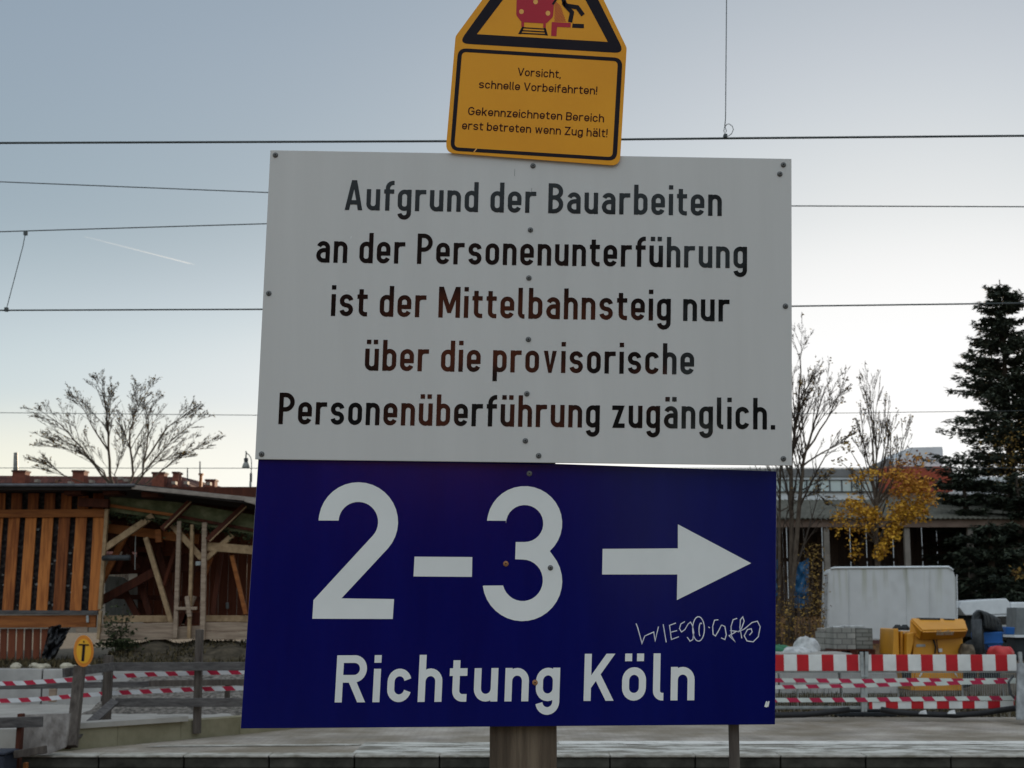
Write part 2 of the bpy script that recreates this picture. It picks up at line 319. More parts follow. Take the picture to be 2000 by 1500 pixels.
def worn_mat():                  # worn white edge paint, holes showing paving through
    m, t, b = base('worn_white_paint', .8, .3)
    g = N(t, 'NewGeometry'); mp = N(t, 'Mapping'); mp.inputs['Scale'].default_value = (.8, 3.0, 1); mp.inputs['Rotation'].default_value = (0, 0, .12)
    nz = N(t, 'TexNoise'); nz.inputs['Scale'].default_value = 1.6; nz.inputs['Detail'].default_value = 12; nz.inputs['Roughness'].default_value = .68
    t.links.new(g.outputs['Position'], mp.inputs['Vector']); t.links.new(mp.outputs[0], nz.inputs['Vector'])
    cr = N(t, 'ValToRGB'); cr.color_ramp.elements[0].position = .46; cr.color_ramp.elements[1].position = .54; t.links.new(nz.outputs['Fac'], cr.inputs[0])
    n2 = N(t, 'TexNoise'); n2.inputs['Scale'].default_value = 9; n2.inputs['Detail'].default_value = 6; t.links.new(g.outputs['Position'], n2.inputs['Vector'])
    c2 = N(t, 'ValToRGB'); c2.color_ramp.elements[0].color = (.10, .09, .07, 1); c2.color_ramp.elements[1].color = (.23, .21, .17, 1); t.links.new(n2.outputs['Fac'], c2.inputs[0])
    mx = N(t, 'Mix', data_type='RGBA'); t.links.new(cr.outputs[0], mx.inputs[0]); t.links.new(c2.outputs[0], mx.inputs[6]); mx.inputs[7].default_value = (.56, .54, .49, 1)
    t.links.new(mx.outputs[2], b.inputs['Base Color'])
    return m
M['worn'] = worn_mat()
M['linepaint'] = pm('line_paint', (.22, .20, .17), (.66, .63, .58), 4, rough=.8, stretch=(.7, 2.2, 1), lo=.36, hi=.46)

# ------------------------------------------------------------------ ground, track bed, platforms
g = MB()
prof = [(-4000, -.06), (6.8, -.06), (6.8, -1.0), (17.75, -1.0), (17.75, -.06), (60, -.06), (300, -.06), (6000, -.06)]
for (ya, za), (yb, zb) in zip(prof[:-1], prof[1:]):
    g.face([(-5000, ya, za), (5000, ya, za), (5000, yb, zb), (-5000, yb, zb)])
struct(g.build('ground', M['earth']))
struct(MB().face([(-60, 6.9, -.996), (60, 6.9, -.996), (60, 17.7, -.996), (-60, 17.7, -.996)]).build('track_ballast', M['ballast']))
for yc in (9.7, 15.2):
    for dy in (-.75, .75):
        r_ = MB(); r_.box(-60, 60, yc + dy - .07, yc + dy + .07, -.95, -.93).box(-60, 60, yc + dy - .012, yc + dy + .012, -.93, -.82).box(-60, 60, yc + dy - .035, yc + dy + .035, -.82, -.78)
        tag(r_.build('rail', M['rust']), 'running rail of the %s track, on the side %s the sign' % ('near' if yc < 12 else 'far', 'facing' if dy < 0 else 'turned away from'), 'rail', 'rails of the two tracks')
struct(MB().box(-40, 40, -6, 6.75, -.9, -.002).build('near_platform', M['paving']))
# far platform: paving sheet, worn white line, coping
EX = -5.85
pl = [(EX, 17.3), (40, 17.3), (40, 23.4), (-1.6, 23.4), (-3.75, 20.2)]
struct(MB().face([(x, y, 0) for x, y in pl]).build('platform_surface', M['paving']))
wl = MB(); wl.face([(-1.9, 17.62, .004), (40, 17.62, .004), (40, 19.25, .004), (-1.9, 19.0, .004)])
struct(wl.build('worn_line', M['worn']))
struct(MB().face([(.6, 18.72, .008), (40, 18.72, .008), (40, 19.2, .008), (.6, 19.14, .008)]).build('platform_line', M['linepaint']))
wl = MB(); wl.face([(-4.6, 18.35, .008), (-1.92, 18.55, .008), (-1.92, 18.78, .008), (-4.35, 18.6, .008)])
struct(wl.build('edge_line', M['copingtop']))
cp = MB(); ct = MB(); vd = MB()
x = EX
while x < 30:
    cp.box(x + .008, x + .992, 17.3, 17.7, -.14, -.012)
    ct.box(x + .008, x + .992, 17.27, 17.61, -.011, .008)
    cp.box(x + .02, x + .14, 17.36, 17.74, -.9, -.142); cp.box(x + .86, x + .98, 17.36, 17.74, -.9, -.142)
    x += 1.0
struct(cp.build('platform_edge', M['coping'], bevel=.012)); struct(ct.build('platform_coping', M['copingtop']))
struct(MB().box(EX, 30, 17.74, 17.76, -1, -.15).build('platform_recess_shade', M['voidshade']))  # near-black sheet, the shade under the coping put into its colour

# raised ground on the left with its walls
ZE = .77
struct(MB().hexa([(-60, 23.3, -.1), (-1.5, 23.3, -.1), (-1.5, 58, -.1), (-60, 58, -.1)], [(-60, 23.3, ZE), (-2.6, 23.3, ZE), (-3.2, 58, ZE), (-60, 58, ZE)]).build('raised_terrain', M['bankearth']))
A0 = Vector((EX - .25, 17.35, 0)); A1 = Vector((-3.75, 20.2, 0)); A2 = Vector((-2.2, 22.5, 0))
lw = thing('low_wall', 'low mossy concrete wall along the back of the far platform', 'wall')
dn = Vector((-(A1 - A0).y, (A1 - A0).x, 0)).normalized() * .25
m_ = MB()
for p, q in ((A0 + Vector((.45, .6, 0)), A1), (A1, A2)):
    L = (q - p).length; k = max(1, round(L / 1.0))
    for i in range(k):
        a = p + (q - p) * (i / k) + (q - p).normalized() * .006; b = p + (q - p) * ((i + 1) / k)
        m_.hexa([a - Vector((0, 0, .1)), b - Vector((0, 0, .1)), b + dn - Vector((0, 0, .1)), a + dn - Vector((0, 0, .1))], [v + Vector((0, 0, .235)) for v in (a, b, b + dn, a + dn)])
m_.build('wall_face', M['concyellow'], lw)
c_ = MB()
a, b = A0 + Vector((.45, .6, 0)), A1 + Vector((-.55, -.75, 0))
c_.hexa([v + Vector((0, 0, .236)) for v in (a - dn * .08, b - dn * .08, b + dn * 1.1, a + dn * 1.1)], [v + Vector((0, 0, .30)) for v in (a - dn * .08, b - dn * .08, b + dn * 1.1, a + dn * 1.1)])
c_.build('cap_strip', M['ledge'], lw)
fl = [(-14, 18.3), (A0.x + .35, 18.3), (-3.9, 20.6), (-4.9, 23.3), (-14, 23.3)]
struct(MB().hexa([(x, y, -.95) for x, y in fl], [(x, y, .225) for x, y in fl]).build('concrete_terrain', M['ledge']))
bw = thing('retaining_wall', 'grey concrete panel retaining wall below the timber building', 'wall')
for i in range(9):
    x0 = -13.1 + i * .95
    if x0 > -6.2: break
    MB().box(x0 + .012, x0 + .938, 23.02, 23.29, .2, .80 - .006 * i).build('wall_panel', M['concrete'], bw, bevel=.01)
MB().box(-5.49, -5.05, 23.02, 23.29, .2, .72).build('wall_panel', M['concrete'], bw)
m_ = MB(); random.seed(4)
for i in range(70):
    x = random.uniform(-10, -3.0); r = random.uniform(.03, .09)
    m_.lathe((x, random.uniform(23.1, 23.6), .78 - (0.0 if x < -5.8 else .06)), [(r, -.02), (r * 1.1, r * .3), (r * .6, r * .75), (r * .1, r * .85)], 6)
m_.build('mortar_lumps', M['plaster'], bw)
# gravel bank
def sheet(name, nx, ny, fn, m):
    o = MB()
    o.v = [tuple(fn(i / nx, j / ny)) for j in range(ny + 1) for i in range(nx + 1)]
    o.f = [(j * (nx + 1) + i, j * (nx + 1) + i + 1, (j + 1) * (nx + 1) + i + 1, (j + 1) * (nx + 1) + i) for j in range(ny) for i in range(nx)]
    return o.build(name, m, smooth=True)
from mathutils import noise as NZ
def gb(u, v):
    x0 = -6.1 + u * 4.8; y = 20.75 + v * 2.75 + max(0, (x0 + 4.2)) * .55
    z = .19 + v * .60 + .06 * NZ.noise(Vector((x0 * 3, y * 3, 0)))
    return (x0 + v * .2, y, z)
struct(sheet('gravel_terrain', 50, 24, gb, M['gravel']))
# leaf covered bank on the right
def lb(u, v):
    x = 3 + u * 9.5; y = 38 + v * 12
    return (x, y, -.05 + v * 1.5 + .25 * NZ.noise(Vector((x * .6, y * .6, 3))) * (1 if 0 < v < 1 else 0))
struct(sheet('leafy_terrain', 50, 24, lb, M['leaflitter']))
struct(sheet('yard_terrain', 30, 30, lambda u, v: (1.5 + u * 45, 23.35 + v * 36, -.05 + .03 * NZ.noise(Vector((u * 30, v * 25, 1)))), M['yard']))

# ------------------------------------------------------------------ stroke lettering
def arc(cx, cy, rx, ry, a0, a1, n=9):
    return [(cx + rx * math.cos(R(a0 + (a1 - a0) * i / n)), cy + ry * math.sin(R(a0 + (a1 - a0) * i / n))) for i in range(n + 1)]
def glyph(ch, W, X, s, desc=.29):
    """strokes as (points, closed, ymin, ymax) and the glyph width, cap height 1"""
    H = 1.0; h = s / 2; L = h; Q = W - h; r = (Q - L) / 2; c = W / 2; BIG = 9
    o = []; wd = W
    def st(pts, closed=False, y0=-BIG, y1=BIG): o.append((pts, closed, y0, y1))
    def sq(cx, cy): st([(cx, cy - h), (cx, cy + h)])
    stad = arc(c, X - h - r, r, r, 180, 0, 12) + arc(c, h + r, r, r, 0, -180, 12)
    b = ch.translate(str.maketrans('äöü', 'aou'))
    if b == 'o': st(stad, True)
    elif b in 'nh':
        st([(L, 0), (L, X if b == 'n' else H)]); st(arc(c, X - h - r, r, r, 180, 0, 12) + [(Q, 0)])
    elif b == 'u': st([(Q, 0), (Q, X)]); st([(L, X)] + arc(c, h + r, r, r, 180, 360, 12))
    elif b == 'e':
        ym = X * .46; st([(L + h, ym), (Q, ym)] + arc(c, X - h - r, r, r, 0, 180, 12) + arc(c, h + r, r, r, 180, 342, 12))
    elif b == 'c': st(arc(c, X - h - r, r, r, 12, 180, 12) + arc(c, h + r, r, r, 180, 348, 12))
    elif b == 'r':
        wd = W * .8; q = min(r, wd - L - .02); st([(L, 0), (L, X)]); st(arc(L + q, X - h - q, q, q, 175, 90, 8) + [(wd, X - h)] if wd > L + q else arc(L + q, X - h - q, q, q, 175, 90, 8))
    elif b in 'dq': st(stad, True); st([(Q, 0), (Q, H)])
    elif b == 'b': st(stad, True); st([(L, 0), (L, H)])
    elif b == 'p': st(stad, True); st([(L, -desc), (L, X)])
    elif b == 'g': st(stad, True); st([(Q, X)] + arc(c, -desc + h + r, r, r, 0, -172, 12))
    elif b == 'a':
        yb = X * .58; q = (yb - h) / 2
        st(arc(c, X - h - r, r, r, 160, 0, 12) + [(Q, 0)])
        st([(Q, yb)] + arc(L + q, h + q, q, q, 90, 270, 10) + [(Q, h)])
    elif b == 's':
        ry = (X - s) / 4; rx = r * .97
        st(arc(c, X - h - ry, rx, ry, 8, 270, 16) + arc(c, h + ry, rx, ry, 90, -172, 16)[1:])
    elif b == 'f':
        wd = W * .74; xs = wd * .36; q = s * 1.25; st([(xs, 0)] + arc(xs + q, H - h - q, q, q, 180, 90, 8) + [(wd, H - h)]); st([(0, X - h), (wd, X - h)])
    elif b == 't':
        wd = W * .74; xs = wd * .38; q = s * .95; st([(xs, X + .17)] + arc(xs + q, h + q, q, q, 180, 270, 8) + [(wd, h)]); st([(0, X - h), (wd, X - h)])
    elif b == 'i': wd = s; st([(h, 0), (h, X)]); sq(h, H - h)
    elif b == 'l': wd = s * 1.5; q = s * .8; st([(h, H)] + arc(h + q, h + q, q, q, 180, 270, 8) + [(wd, h)] if s > .12 else [(h, H), (h, 0)])
    elif b == 'v': wd = W * 1.05; e = s * .2; st([(h + e - .1 * wd * .43, X * 1.1), (wd / 2, 0), (wd - h - e + .1 * wd * .43, X * 1.1)], False, 0, X)
    elif b == 'w':
        wd = W * 1.5; e = s * .15; st([(h + e, X * 1.06), (wd * .28, .02), (wd * .5, X * .97), (wd * .72, .02), (wd - h - e, X * 1.06)], False, 0, X)
    elif b == 'z': wd = W * .92; st([(0, X - h), (wd - s * .75, X - h), (s * .75, h), (wd, h)])
    elif b == 'k': st([(L, 0), (L, H)]); st([(L, X * .34), (W * 1.0, X * 1.12)], False, 0, X); st([(W * .42, X * .56), (W * .93, -.08)], False, 0, X)
    elif b == 'A':
        wd = W * 1.3; e = s * .52; st([(e - .1 * (wd / 2 - e), -.1), (wd / 2 - .012, H * 1.0)], False, 0, H); st([(wd - e + .1 * (wd / 2 - e), -.1), (wd / 2 + .012, H)], False, 0, H); st([(wd / 2 - s * .45, H - .12), (wd / 2 + s * .45, H - .12)], False, 0, H); st([(wd * .2, .26), (wd * .8, .26)])
    elif b == 'P':
        wd = W * 1.12; q = (.6 - s) / 2; st([(L, 0), (L, H)]); st([(L, H - h)] + arc(wd - h - q, H - h - q, q, q, 90, -90, 14) + [(L, .4 + h)])
    elif b == 'R':
        wd = W * 1.28; q = (.58 - s) / 2; st([(L, 0), (L, H)]); st([(L, H - h)] + arc(wd - h - q, H - h - q, q, q, 90, -90, 14) + [(L, .42 + h)]); st([(wd * .5, .5), (wd - s * .55 + .02, -.05)], False, 0, .5)
    elif b == 'B':
        wd = W * 1.1; q = (.54 - s) / 2; st([(L, 0), (L, H)]); st([(L, H - h)] + arc(wd - h - q - .01, H - h - q, q, q, 90, -90, 12) + [(L, .46 + h)])
        q = (.46 + s - s) / 2; st([(L, .46 + h)] + arc(wd - h - q, h + q, q, q, 90, -90, 12) + [(L, h)])
    elif b == 'M': wd = W * 1.56; st([(L, 0), (L, H)]); st([(wd - h, 0), (wd - h, H)]); st([(L, H * 1.02), (wd / 2, .2), (wd - h, H * 1.02)], False, .15, H)
    elif b == 'K': wd = W * 1.3; st([(L, 0), (L, H)]); st([(L, .30), (wd * .93, 1.08)], False, 0, H); st([(wd * .4, .56), (wd * .97 - h * .6, -.08)], False, 0, H)
    elif b == 'V': wd = W * 1.25; e = s * .45; st([(e - .04, H * 1.1), (wd / 2, 0), (wd - e + .04, H * 1.1)], False, 0, H)
    elif b == 'Z': wd = W * 1.15; st([(0, H - h), (wd - s * .7, H - h), (s * .7, h), (wd, h)])
    elif b == 'G':
        wd = W * 1.25; rr = (wd - s) / 2; cc = wd / 2; st(arc(cc, H - h - rr, rr, rr, 25, 180, 12) + arc(cc, h + rr, rr, rr, 180, 360, 12) + [(wd - h, .48), (cc, .48)])
    elif b == '.': wd = s; sq(h, h)
    elif b == ',': wd = s; st([(h + .01, s), (h - .03, -.12)])
    elif b == '!': wd = s; sq(h, h); st([(h, .3), (h, H)])
    if ch in 'äöü': sq(c - W * .25, H - h); sq(c + W * .25, H - h)
    return o, wd
def clip_y(poly, y0, y1):
    for lim, sgn in ((y0, 1), (y1, -1)):
        out = []
        for i, p in enumerate(poly):
            q = poly[i - 1]; a = (q[1] - lim) * sgn; b = (p[1] - lim) * sgn
            if (a >= 0) != (b >= 0):
                t = a / (a - b); out.append((q[0] + (p[0] - q[0]) * t, lim))
            if b >= 0: out.append(p)
        poly = out
        if len(poly) < 3: return []
    return poly
def stroke_quads(pts, closed, s, y0, y1):
    P2 = [Vector(p) for p in pts]; n = len(P2)
    clean = [P2[0]]
    for p in P2[1:]:
        if (p - clean[-1]).length > 1e-5: clean.append(p)
    if closed and (clean[0] - clean[-1]).length < 1e-5: clean.pop()
    P2 = clean; n = len(P2); offs = []
    for i in range(n):
        d0 = (P2[i] - P2[i - 1]) if (i > 0 or closed) else (P2[1] - P2[0])
        d1 = (P2[(i + 1) % n] - P2[i]) if (i < n - 1 or closed) else d0
        d0 = d0.normalized(); d1 = d1.normalized(); t = d0 + d1
        t = t.normalized() if t.length > 1e-6 else d0
        nrm = Vector((-t.y, t.x)); k = max(.3, nrm.dot(Vector((-d0.y, d0.x))))
        offs.append(nrm * (s / 2 / k))
    res = []
    for i in range(n if closed else n - 1):
        j = (i + 1) % n
        q = [tuple(P2[i] + offs[i]), tuple(P2[j] + offs[j]), tuple(P2[j] - offs[j]), tuple(P2[i] - offs[i])]
        q = clip_y(q, y0, y1)
        if q: res.append(q)
    return res
def text_line(txt, W, X, s, gap, space, desc=.29):
    x = 0; out = []
    for ch in txt:
        if ch == ' ': x += space - gap; continue
        st, wd = glyph(ch, W, X, s, desc)
        for k, (pts, cl, y0, y1) in enumerate(st):
            for q in stroke_quads(pts, cl, s, y0, y1): out.append((k, [(px + x, py) for px, py in q]))
        x += wd + gap
    return out, x - gap
def letter(mb, txt, x0, y0, x1, y1, H, lean, plane, W, X, s, gap, space, off=.0006, desc=.29):
    """set a line whose baseline runs (x0,y0)-(x1,y1) on a board; plane(px,py,off) gives the point on the board"""
    qs, tot = text_line(txt, W, X, s, gap, space, desc); k = 1.0 / tot
    for lay, q in qs:
        pts = []
        for u, v in q:
            px = x0 + (x1 - x0) * u * k; py = y0 + (y1 - y0) * u * k
            pts.append(plane(px + lean(px) * v * H, py - v * H, off + .00012 * lay))
        mb.face(pts)
def line_px(mb, pts, wpx, plane, off):
    for q in stroke_quads([(x, -y) for x, y in pts], False, wpx, -1e9, 1e9): mb.face([plane(x, -y, off) for x, y in q])
def board(corners, plane, th, m, parent, name='panel'):
    f = [plane(x, y, 0) for x, y in corners]; mb = MB(); mb.hexa(f, [v + Vector((0, th, 0)) for v in f])
    return mb.build(name, m, parent, bevel=.0012)
def screw(px, py, plane, parent, m='screw', r=.0046):
    c = plane(px, py, 0)
    o = MB().lathe(c, [(r * 1.5, -.001), (r * 1.5, .0012), (r, .0022), (r, .004), (r * .5, .0046)], 14, axis='y').build('screw', M[m], parent)
    MB().lathe(c, [(r * .42, .0046), (r * .4, .0052)], 8, axis='y').build('recess', M['screwdark'], o)

# ------------------------------------------------------------------ the three boards and their post
pw = lambda px, py, off=0.0: on(px, py, 3.5, 0, off)
ws = thing('notice_board', 'large white board with five lines of black German lettering', 'sign')
board([(498, 897), (1547, 909.5), (1546, 310), (528, 293)], pw, .004, M['signwhite'], ws)
lean_w = lambda px: .05 * (1546 - px) / 1046
for txt, a, b, c, d, H in (('Aufgrund der Bauarbeiten', 673, 410, 1409.6, 421.8, 58.5), ('an der Personenunterführung', 617, 512.6, 1459, 524, 59.2),
                           ('ist der Mittelbahnsteig nur', 646, 617, 1424.8, 628, 60.2), ('über die provisorische', 712, 723.7, 1355.5, 731.5, 60.5),
                           ('Personenüberführung zugänglich.', 543.5, 828.3, 1514, 839, 61.5)):
    mb = MB(); letter(mb, txt, a, b, c, d, H, lean_w, pw, .445, .71, .142, .125, .40)
    mb.build('lettering', M['letterblack'], ws)
for x, y in ((538, 303), (1530, 322), (1523, 340), (525, 573), (1534, 598), (511, 887), (1530, 896), (1052, 890), (1041, 324), (1036, 449), (1033, 543), (1032, 663), (1029, 769), (1026, 861)):
    screw(x, y, pw, ws)
mb = MB(); line_px(mb, [(1005.5, 330), (1005, 344)], .7, pw, .0004); line_px(mb, [(1038.5, 367), (1038, 378)], .7, pw, .0004)
mb.build('scratch', M['greypanel'], ws)
mb = MB(); line_px(mb, [(685, 466), (686.5, 461)], 1.2, pw, .0004); line_px(mb, [(673, 568), (678, 567.5)], 1.2, pw, .0004); mb.build('scratch', M['letterwhite'], ws)

pb = lambda px, py, off=0.0: on(px, py, 3.520, .022, off)
bs = thing('platform_sign', 'blue enamel platform sign with white numerals, arrow and direction', 'sign')
board([(470, 1423), (1514, 1415), (1517, 920.5), (505, 886)], pb, .004, M['signblue'], bs)
def zoom7(pts): return [(580 + x / 3.571, 920 + y / 3.571) for x, y in pts]
def A(cx, cy, rx, ry, a0, a1, n=22): return [(cx + rx * math.cos(R(a0 + (a1 - a0) * i / n)), cy + ry * math.sin(R(a0 + (a1 - a0) * i / n))) for i in range(n + 1)]
two = [(150, 345)] + A(428, 355, 277, 277, 180, 402)[1:] + [(310, 888), (677, 893), (668, 1032), (107, 1030), (115, 900)] + A(428, 355, 138, 140, 402, 184)
three = [(1325, 346)] + A(1588, 365, 262, 260, 182, 408)[1:] + A(1572, 768, 278, 279, -50, 173)[1:] + [(1303, 799), (1437, 798)] + A(1574, 762, 141, 145, 166, -90) + [(1522, 615), (1526, 495)] + A(1588, 366, 130, 129, 90, -180) + [(1457, 347)]
def flat(pts, plane, off, name, m, parent):
    from mathutils.geometry import tessellate_polygon
    tri = tessellate_polygon([[Vector((x, -y, 0)) for x, y in pts]])
    me = bpy.data.meshes.new(name); me.from_pydata([tuple(plane(x, y, off)) for x, y in pts], [], [tuple(t) for t in tri]); me.materials.append(m)
    o = bpy.data.objects.new(name, me); COL.objects.link(o); o.parent = parent; return o
flat(zoom7(two), pb, .0006, 'numeral', M['letterwhite'], bs)
flat(zoom7([(820, 597), (1223, 600), (1220, 738), (813, 735)]), pb, .0006, 'dash', M['letterwhite'], bs)
flat(zoom7(three), pb, .0006, 'numeral', M['letterwhite'], bs)
flat([(1177, 1072), (1324, 1071), (1324, 1024), (1467, 1100), (1322, 1172), (1323, 1122), (1176, 1122)], pb, .0006, 'arrow', M['letterwhite'], bs)
lean_b = lambda px: .0665 - .0605 * (px - 490) / 1025
mb = MB(); letter(mb, 'Richtung Köln', 653.6, 1372, 1356, 1367.7, 92, lean_b, pb, .55, .71, .162, .165, .56)
mb.build('lettering', M['letterwhite'], bs)
def z8(pts): return [(620 + x / 2.174, 1180 + y / 2.174) for x, y in pts]
gr = MB()
for st in ([(1353, 82), (1360, 100), (1378, 166), (1390, 135), (1428, 118), (1434, 155), (1448, 95)], [(1468, 85), (1481, 162)],
           [(1522, 80), (1495, 90), (1503, 150), (1535, 138)], [(1497, 120), (1527, 112)],
           [(1560, 74), (1543, 84), (1537, 104), (1546, 118), (1560, 108), (1574, 84), (1584, 76), (1592, 90), (1598, 120), (1594, 150), (1582, 157), (1570, 140)],
           A(1618, 105, 25, 52, 0, 360), A(1628, 110, 8, 30, 120, 300, 8), [(1660, 96), (1666, 101)],
           [(1702, 66), (1686, 68), (1678, 95), (1680, 128), (1690, 135), (1702, 115), (1716, 88)], [(1716, 88), (1730, 95), (1736, 130), (1730, 150), (1714, 143)],
           [(1782, 60), (1765, 66), (1756, 95), (1758, 135), (1772, 158), (1748, 134), (1776, 118)], [(1752, 112), (1784, 116)],
           [(1802, 145), (1794, 100), (1796, 66), (1806, 54), (1812, 72), (1800, 104), (1786, 118)],
           [(1786, 118), (1812, 106), (1845, 78), (1868, 72), (1880, 96), (1872, 138), (1850, 160), (1824, 156), (1812, 134), (1826, 108), (1842, 104), (1846, 118), (1834, 132)]):
    line_px(gr, z8(st), 1.9, pb, .0008)
gr.build('graffiti', M['scratch'], bs)
mb = MB()
for s_ in ([(1900, 436), (1908, 412)], [(1906, 438), (1910, 416)], [(1912, 436), (1917, 412)]): line_px(mb, z8(s_), 2.6, pb, .0008)
mb.build('scratch', M['letterwhite'], bs)
for x, y, m in ((1034, 925, 'screw'), (988, 1101, 'rust'), (1075, 1109, 'screw'), (1045, 1333, 'rust')): screw(x, y, pb, bs, m, .0045)

py_ = lambda px, py, off=0.0: on(px, py, 3.492, 0, off)
ys = thing('warning_sign', 'yellow train warning sign with triangle above four lines of text', 'sign')
def z9(pts): return [(820 + x / 4.348, y / 4.348) for x, y in pts]
def rounded(pts, rad, n=6):
    out = []; k = len(pts)
    for i in range(k):
        p = Vector(pts[i]); a = Vector(pts[i - 1]); b = Vector(pts[(i + 1) % k]); rr = rad[i] if hasattr(rad, '__len__') else rad
        p0 = p + (a - p).normalized() * rr; p1 = p + (b - p).normalized() * rr
        for j in range(n + 1):
            t = j / n; out.append(tuple(p0 * (1 - t) ** 2 + p * 2 * t * (1 - t) + p1 * t * t))
    return out
apexo = (1153, -850)
outl = rounded(z9([(218, 1296), (1698, 1408), (1757, 405), apexo, (303, 308)]), [18, 18, 4, 14, 4])
fr = [py_(x, y, 0) for x, y in outl]; mb = MB(); mb.hexa(fr, [v + Vector((0, .003, 0)) for v in fr]); mb.build('panel', M['yellow'], ys)
def ring(o, i, off, name, m):
    mb = MB(); a = [py_(x, y, off) for x, y in o]; b = [py_(x, y, off) for x, y in i]
    for k in range(len(a)):
        j = (k + 1) % len(a); mb.face([a[k], a[j], b[j], b[k]])
    return mb.build(name, m, ys)
ring(rounded(z9([(328, 368), (1740, 452), (1140, -760)]), [20, 20, 14]), rounded(z9([(484, 290), (1597, 356), (1117, -545)]), [.4, .4, .4]), .0005, 'triangle_border', M['signblack'])
ring(rounded(z9([(257, 1278), (1672, 1366), (1722, 492), (325, 407)]), 17), rounded(z9([(292, 1250), (1636, 1334), (1682, 520), (358, 440)]), 9), .0005, 'text_border', M['signblack'])
flat(rounded(z9([(818, 130), (865, 188), (1075, 200), (1132, 142), (1150, -140), (1090, -200), (890, -210), (826, -150)]), 4), py_, .0005, 'train_symbol', M['signred'], ys)
for x, y in ((863, 98), (1088, 112), (983, 15)):
    flat(z9(A(x, y, 20, 21, 0, 342, 17)), py_, .0008, 'lamp_dot', M['signlamp'], ys)
mb = MB()
for q in ([(862, 186), (886, 188), (884, 228), (862, 226)], [(1048, 198), (1070, 200), (1070, 236), (1048, 234)], [(1120, 187), (1282, 195), (1280, 233), (1166, 228), (1166, 229), (1160, 307), (1115, 304)]):
    MB().face([py_(x, y, .0006) for x, y in z9(q)]).build('wheel_mark' if len(q) == 4 else 'platform_mark', M['signred'], ys)
mb = MB()
for q in ([(868, 226), (888, 228), (858, 290), (835, 288)], [(1050, 236), (1070, 238), (1088, 302), (1066, 300)], [(872, 230), (1066, 242), (1068, 252), (870, 240)], [(860, 254), (1070, 266), (1072, 277), (858, 264)], [(852, 276), (1076, 288), (1078, 299), (850, 287)], [(1296, 200), (1394, 204), (1393, 240), (1294, 235)]):
    mb.face([py_(x, y, .0005) for x, y in z9(q)])
mb.build('track_symbol', M['signblack'], ys); mb = MB()
for st in ([(1205, -60), (1232, 40), (1292, 105), (1276, 188)], [(1215, 20), (1250, 48), (1338, 62), (1386, 128)], [(1206, -220), (1212, -60)], [(1180, -40), (1128, 38)]):
    line_px(mb, z9(st), 36 / 4.348 if st[0][0] != 1180 else 4, py_, .0009)
mb.build('figure_symbol', M['signblack'], ys)
mb = MB()
for i in range(15):
    y = 6 + i * 12.5; x0 = 1143; x1 = min(1292, 1143 + 150 * (.9))
    p, q = (x0, y), (1200 + i * 6 if i < 13 else 1278, y + (57 + i * 6 if i < 13 else 135) * .95)
    if q[1] > 186: k = (186 - p[1]) / (q[1] - p[1]); q = (p[0] + (q[0] - p[0]) * k, 186)
    line_px(mb, z9([p, q]), 4.5 / 4.348, py_, .0004)
mb.build('hatching', M['signred'], ys)
lean_y = lambda px: .08 - .027 * (px - 880) / 340
mb = MB()
for txt, a, b, c, d, H in (('Vorsicht,', 1011, 147.8, 1095, 152.6, 15.6), ('schnelle Vorbeifahrten!', 935, 172, 1166, 184.8, 15.8),
                           ('Gekennzeichneten Bereich', 913.8, 224.4, 1179.5, 238.9, 16), ('erst betreten wenn Zug hält!', 902, 252.4, 1186, 268.2, 16.2)):
    letter(mb, txt, a, b, c, d, H, lean_y, py_, .62, .74, .138, .12, .46, .0005, .24)
mb.build('lettering', M['signtext'], ys)
mb = MB(); line_px(mb, z9([(458, 1292), (482, 1262)]), 2, py_, .0009); mb.build('scratch', M['signlamp'], ys)

pt = thing('wooden_post', 'square weathered wooden post carrying the boards', 'post')
a0 = G(1021, 1450, -.2); xs = P(1021.5, 1430, 3.62).x
MB().box(xs - .081, xs + .081, 3.545, 3.705, -.3, 2.95).build('shaft', M['post'], pt, bevel=.008)
bt = thing('batten', 'thin grey wooden batten behind the right side of the boards', 'batten')
xs = P(1434, 1440, 3.57).x
MB().box(xs - .0118, xs + .0118, 3.565, 3.585, -.3, 1.95).build('shaft', M['greypost'], bt, bevel=.002)

# ------------------------------------------------------------------ overhead lines
def wire(pts, D, r, name, m, parent, k=5):
    return MB().tube([P(x, y, D) for x, y in pts], r, k).build(name, M[m], parent, smooth=True)
o1 = thing('overhead_line', 'thick contact wire passing behind the yellow sign, with a hanging dropper', 'wire')
wire([(-700, 284), (0, 279), (880, 275.5), (1417, 270), (2000, 265), (2700, 260)], 9.7, .0085, 'contact_wire', 'wire', o1)
wire([(1421, -330), (1419, 0), (1417, 232), (1415.5, 247)], 9.7, .0035, 'dropper', 'wire', o1)
wire([(1415.5, 247), (1413.6, 256), (1416, 261), (1418.8, 256), (1416, 247)], 9.7, .0028, 'thimble', 'wire', o1)
wire([(1416, 247), (1420, 242.6), (1424, 242), (1430, 246), (1432.4, 253), (1429, 261), (1423, 265.5), (1418, 267)], 9.7, .0028, 'cable_loop', 'wire', o1)
q = P(1416.5, 266, 9.7); MB().box(q.x - .013, q.x + .013, q.y - .02, q.y + .02, q.z - .015, q.z + .013).build('clamp', M['wire'], o1, bevel=.004)
wire([(-700, -380), (1421, -330), (2700, -370)], 9.7, .006, 'messenger_wire', 'wire', o1)
o2 = thing('overhead_line', 'contact wire behind the white board with a slanting dropper on its left', 'wire')
wire([(-700, 608), (0, 606), (515, 604), (1546, 598), (2000, 592), (2700, 585)], 15.3, .009, 'contact_wire', 'wire', o2)
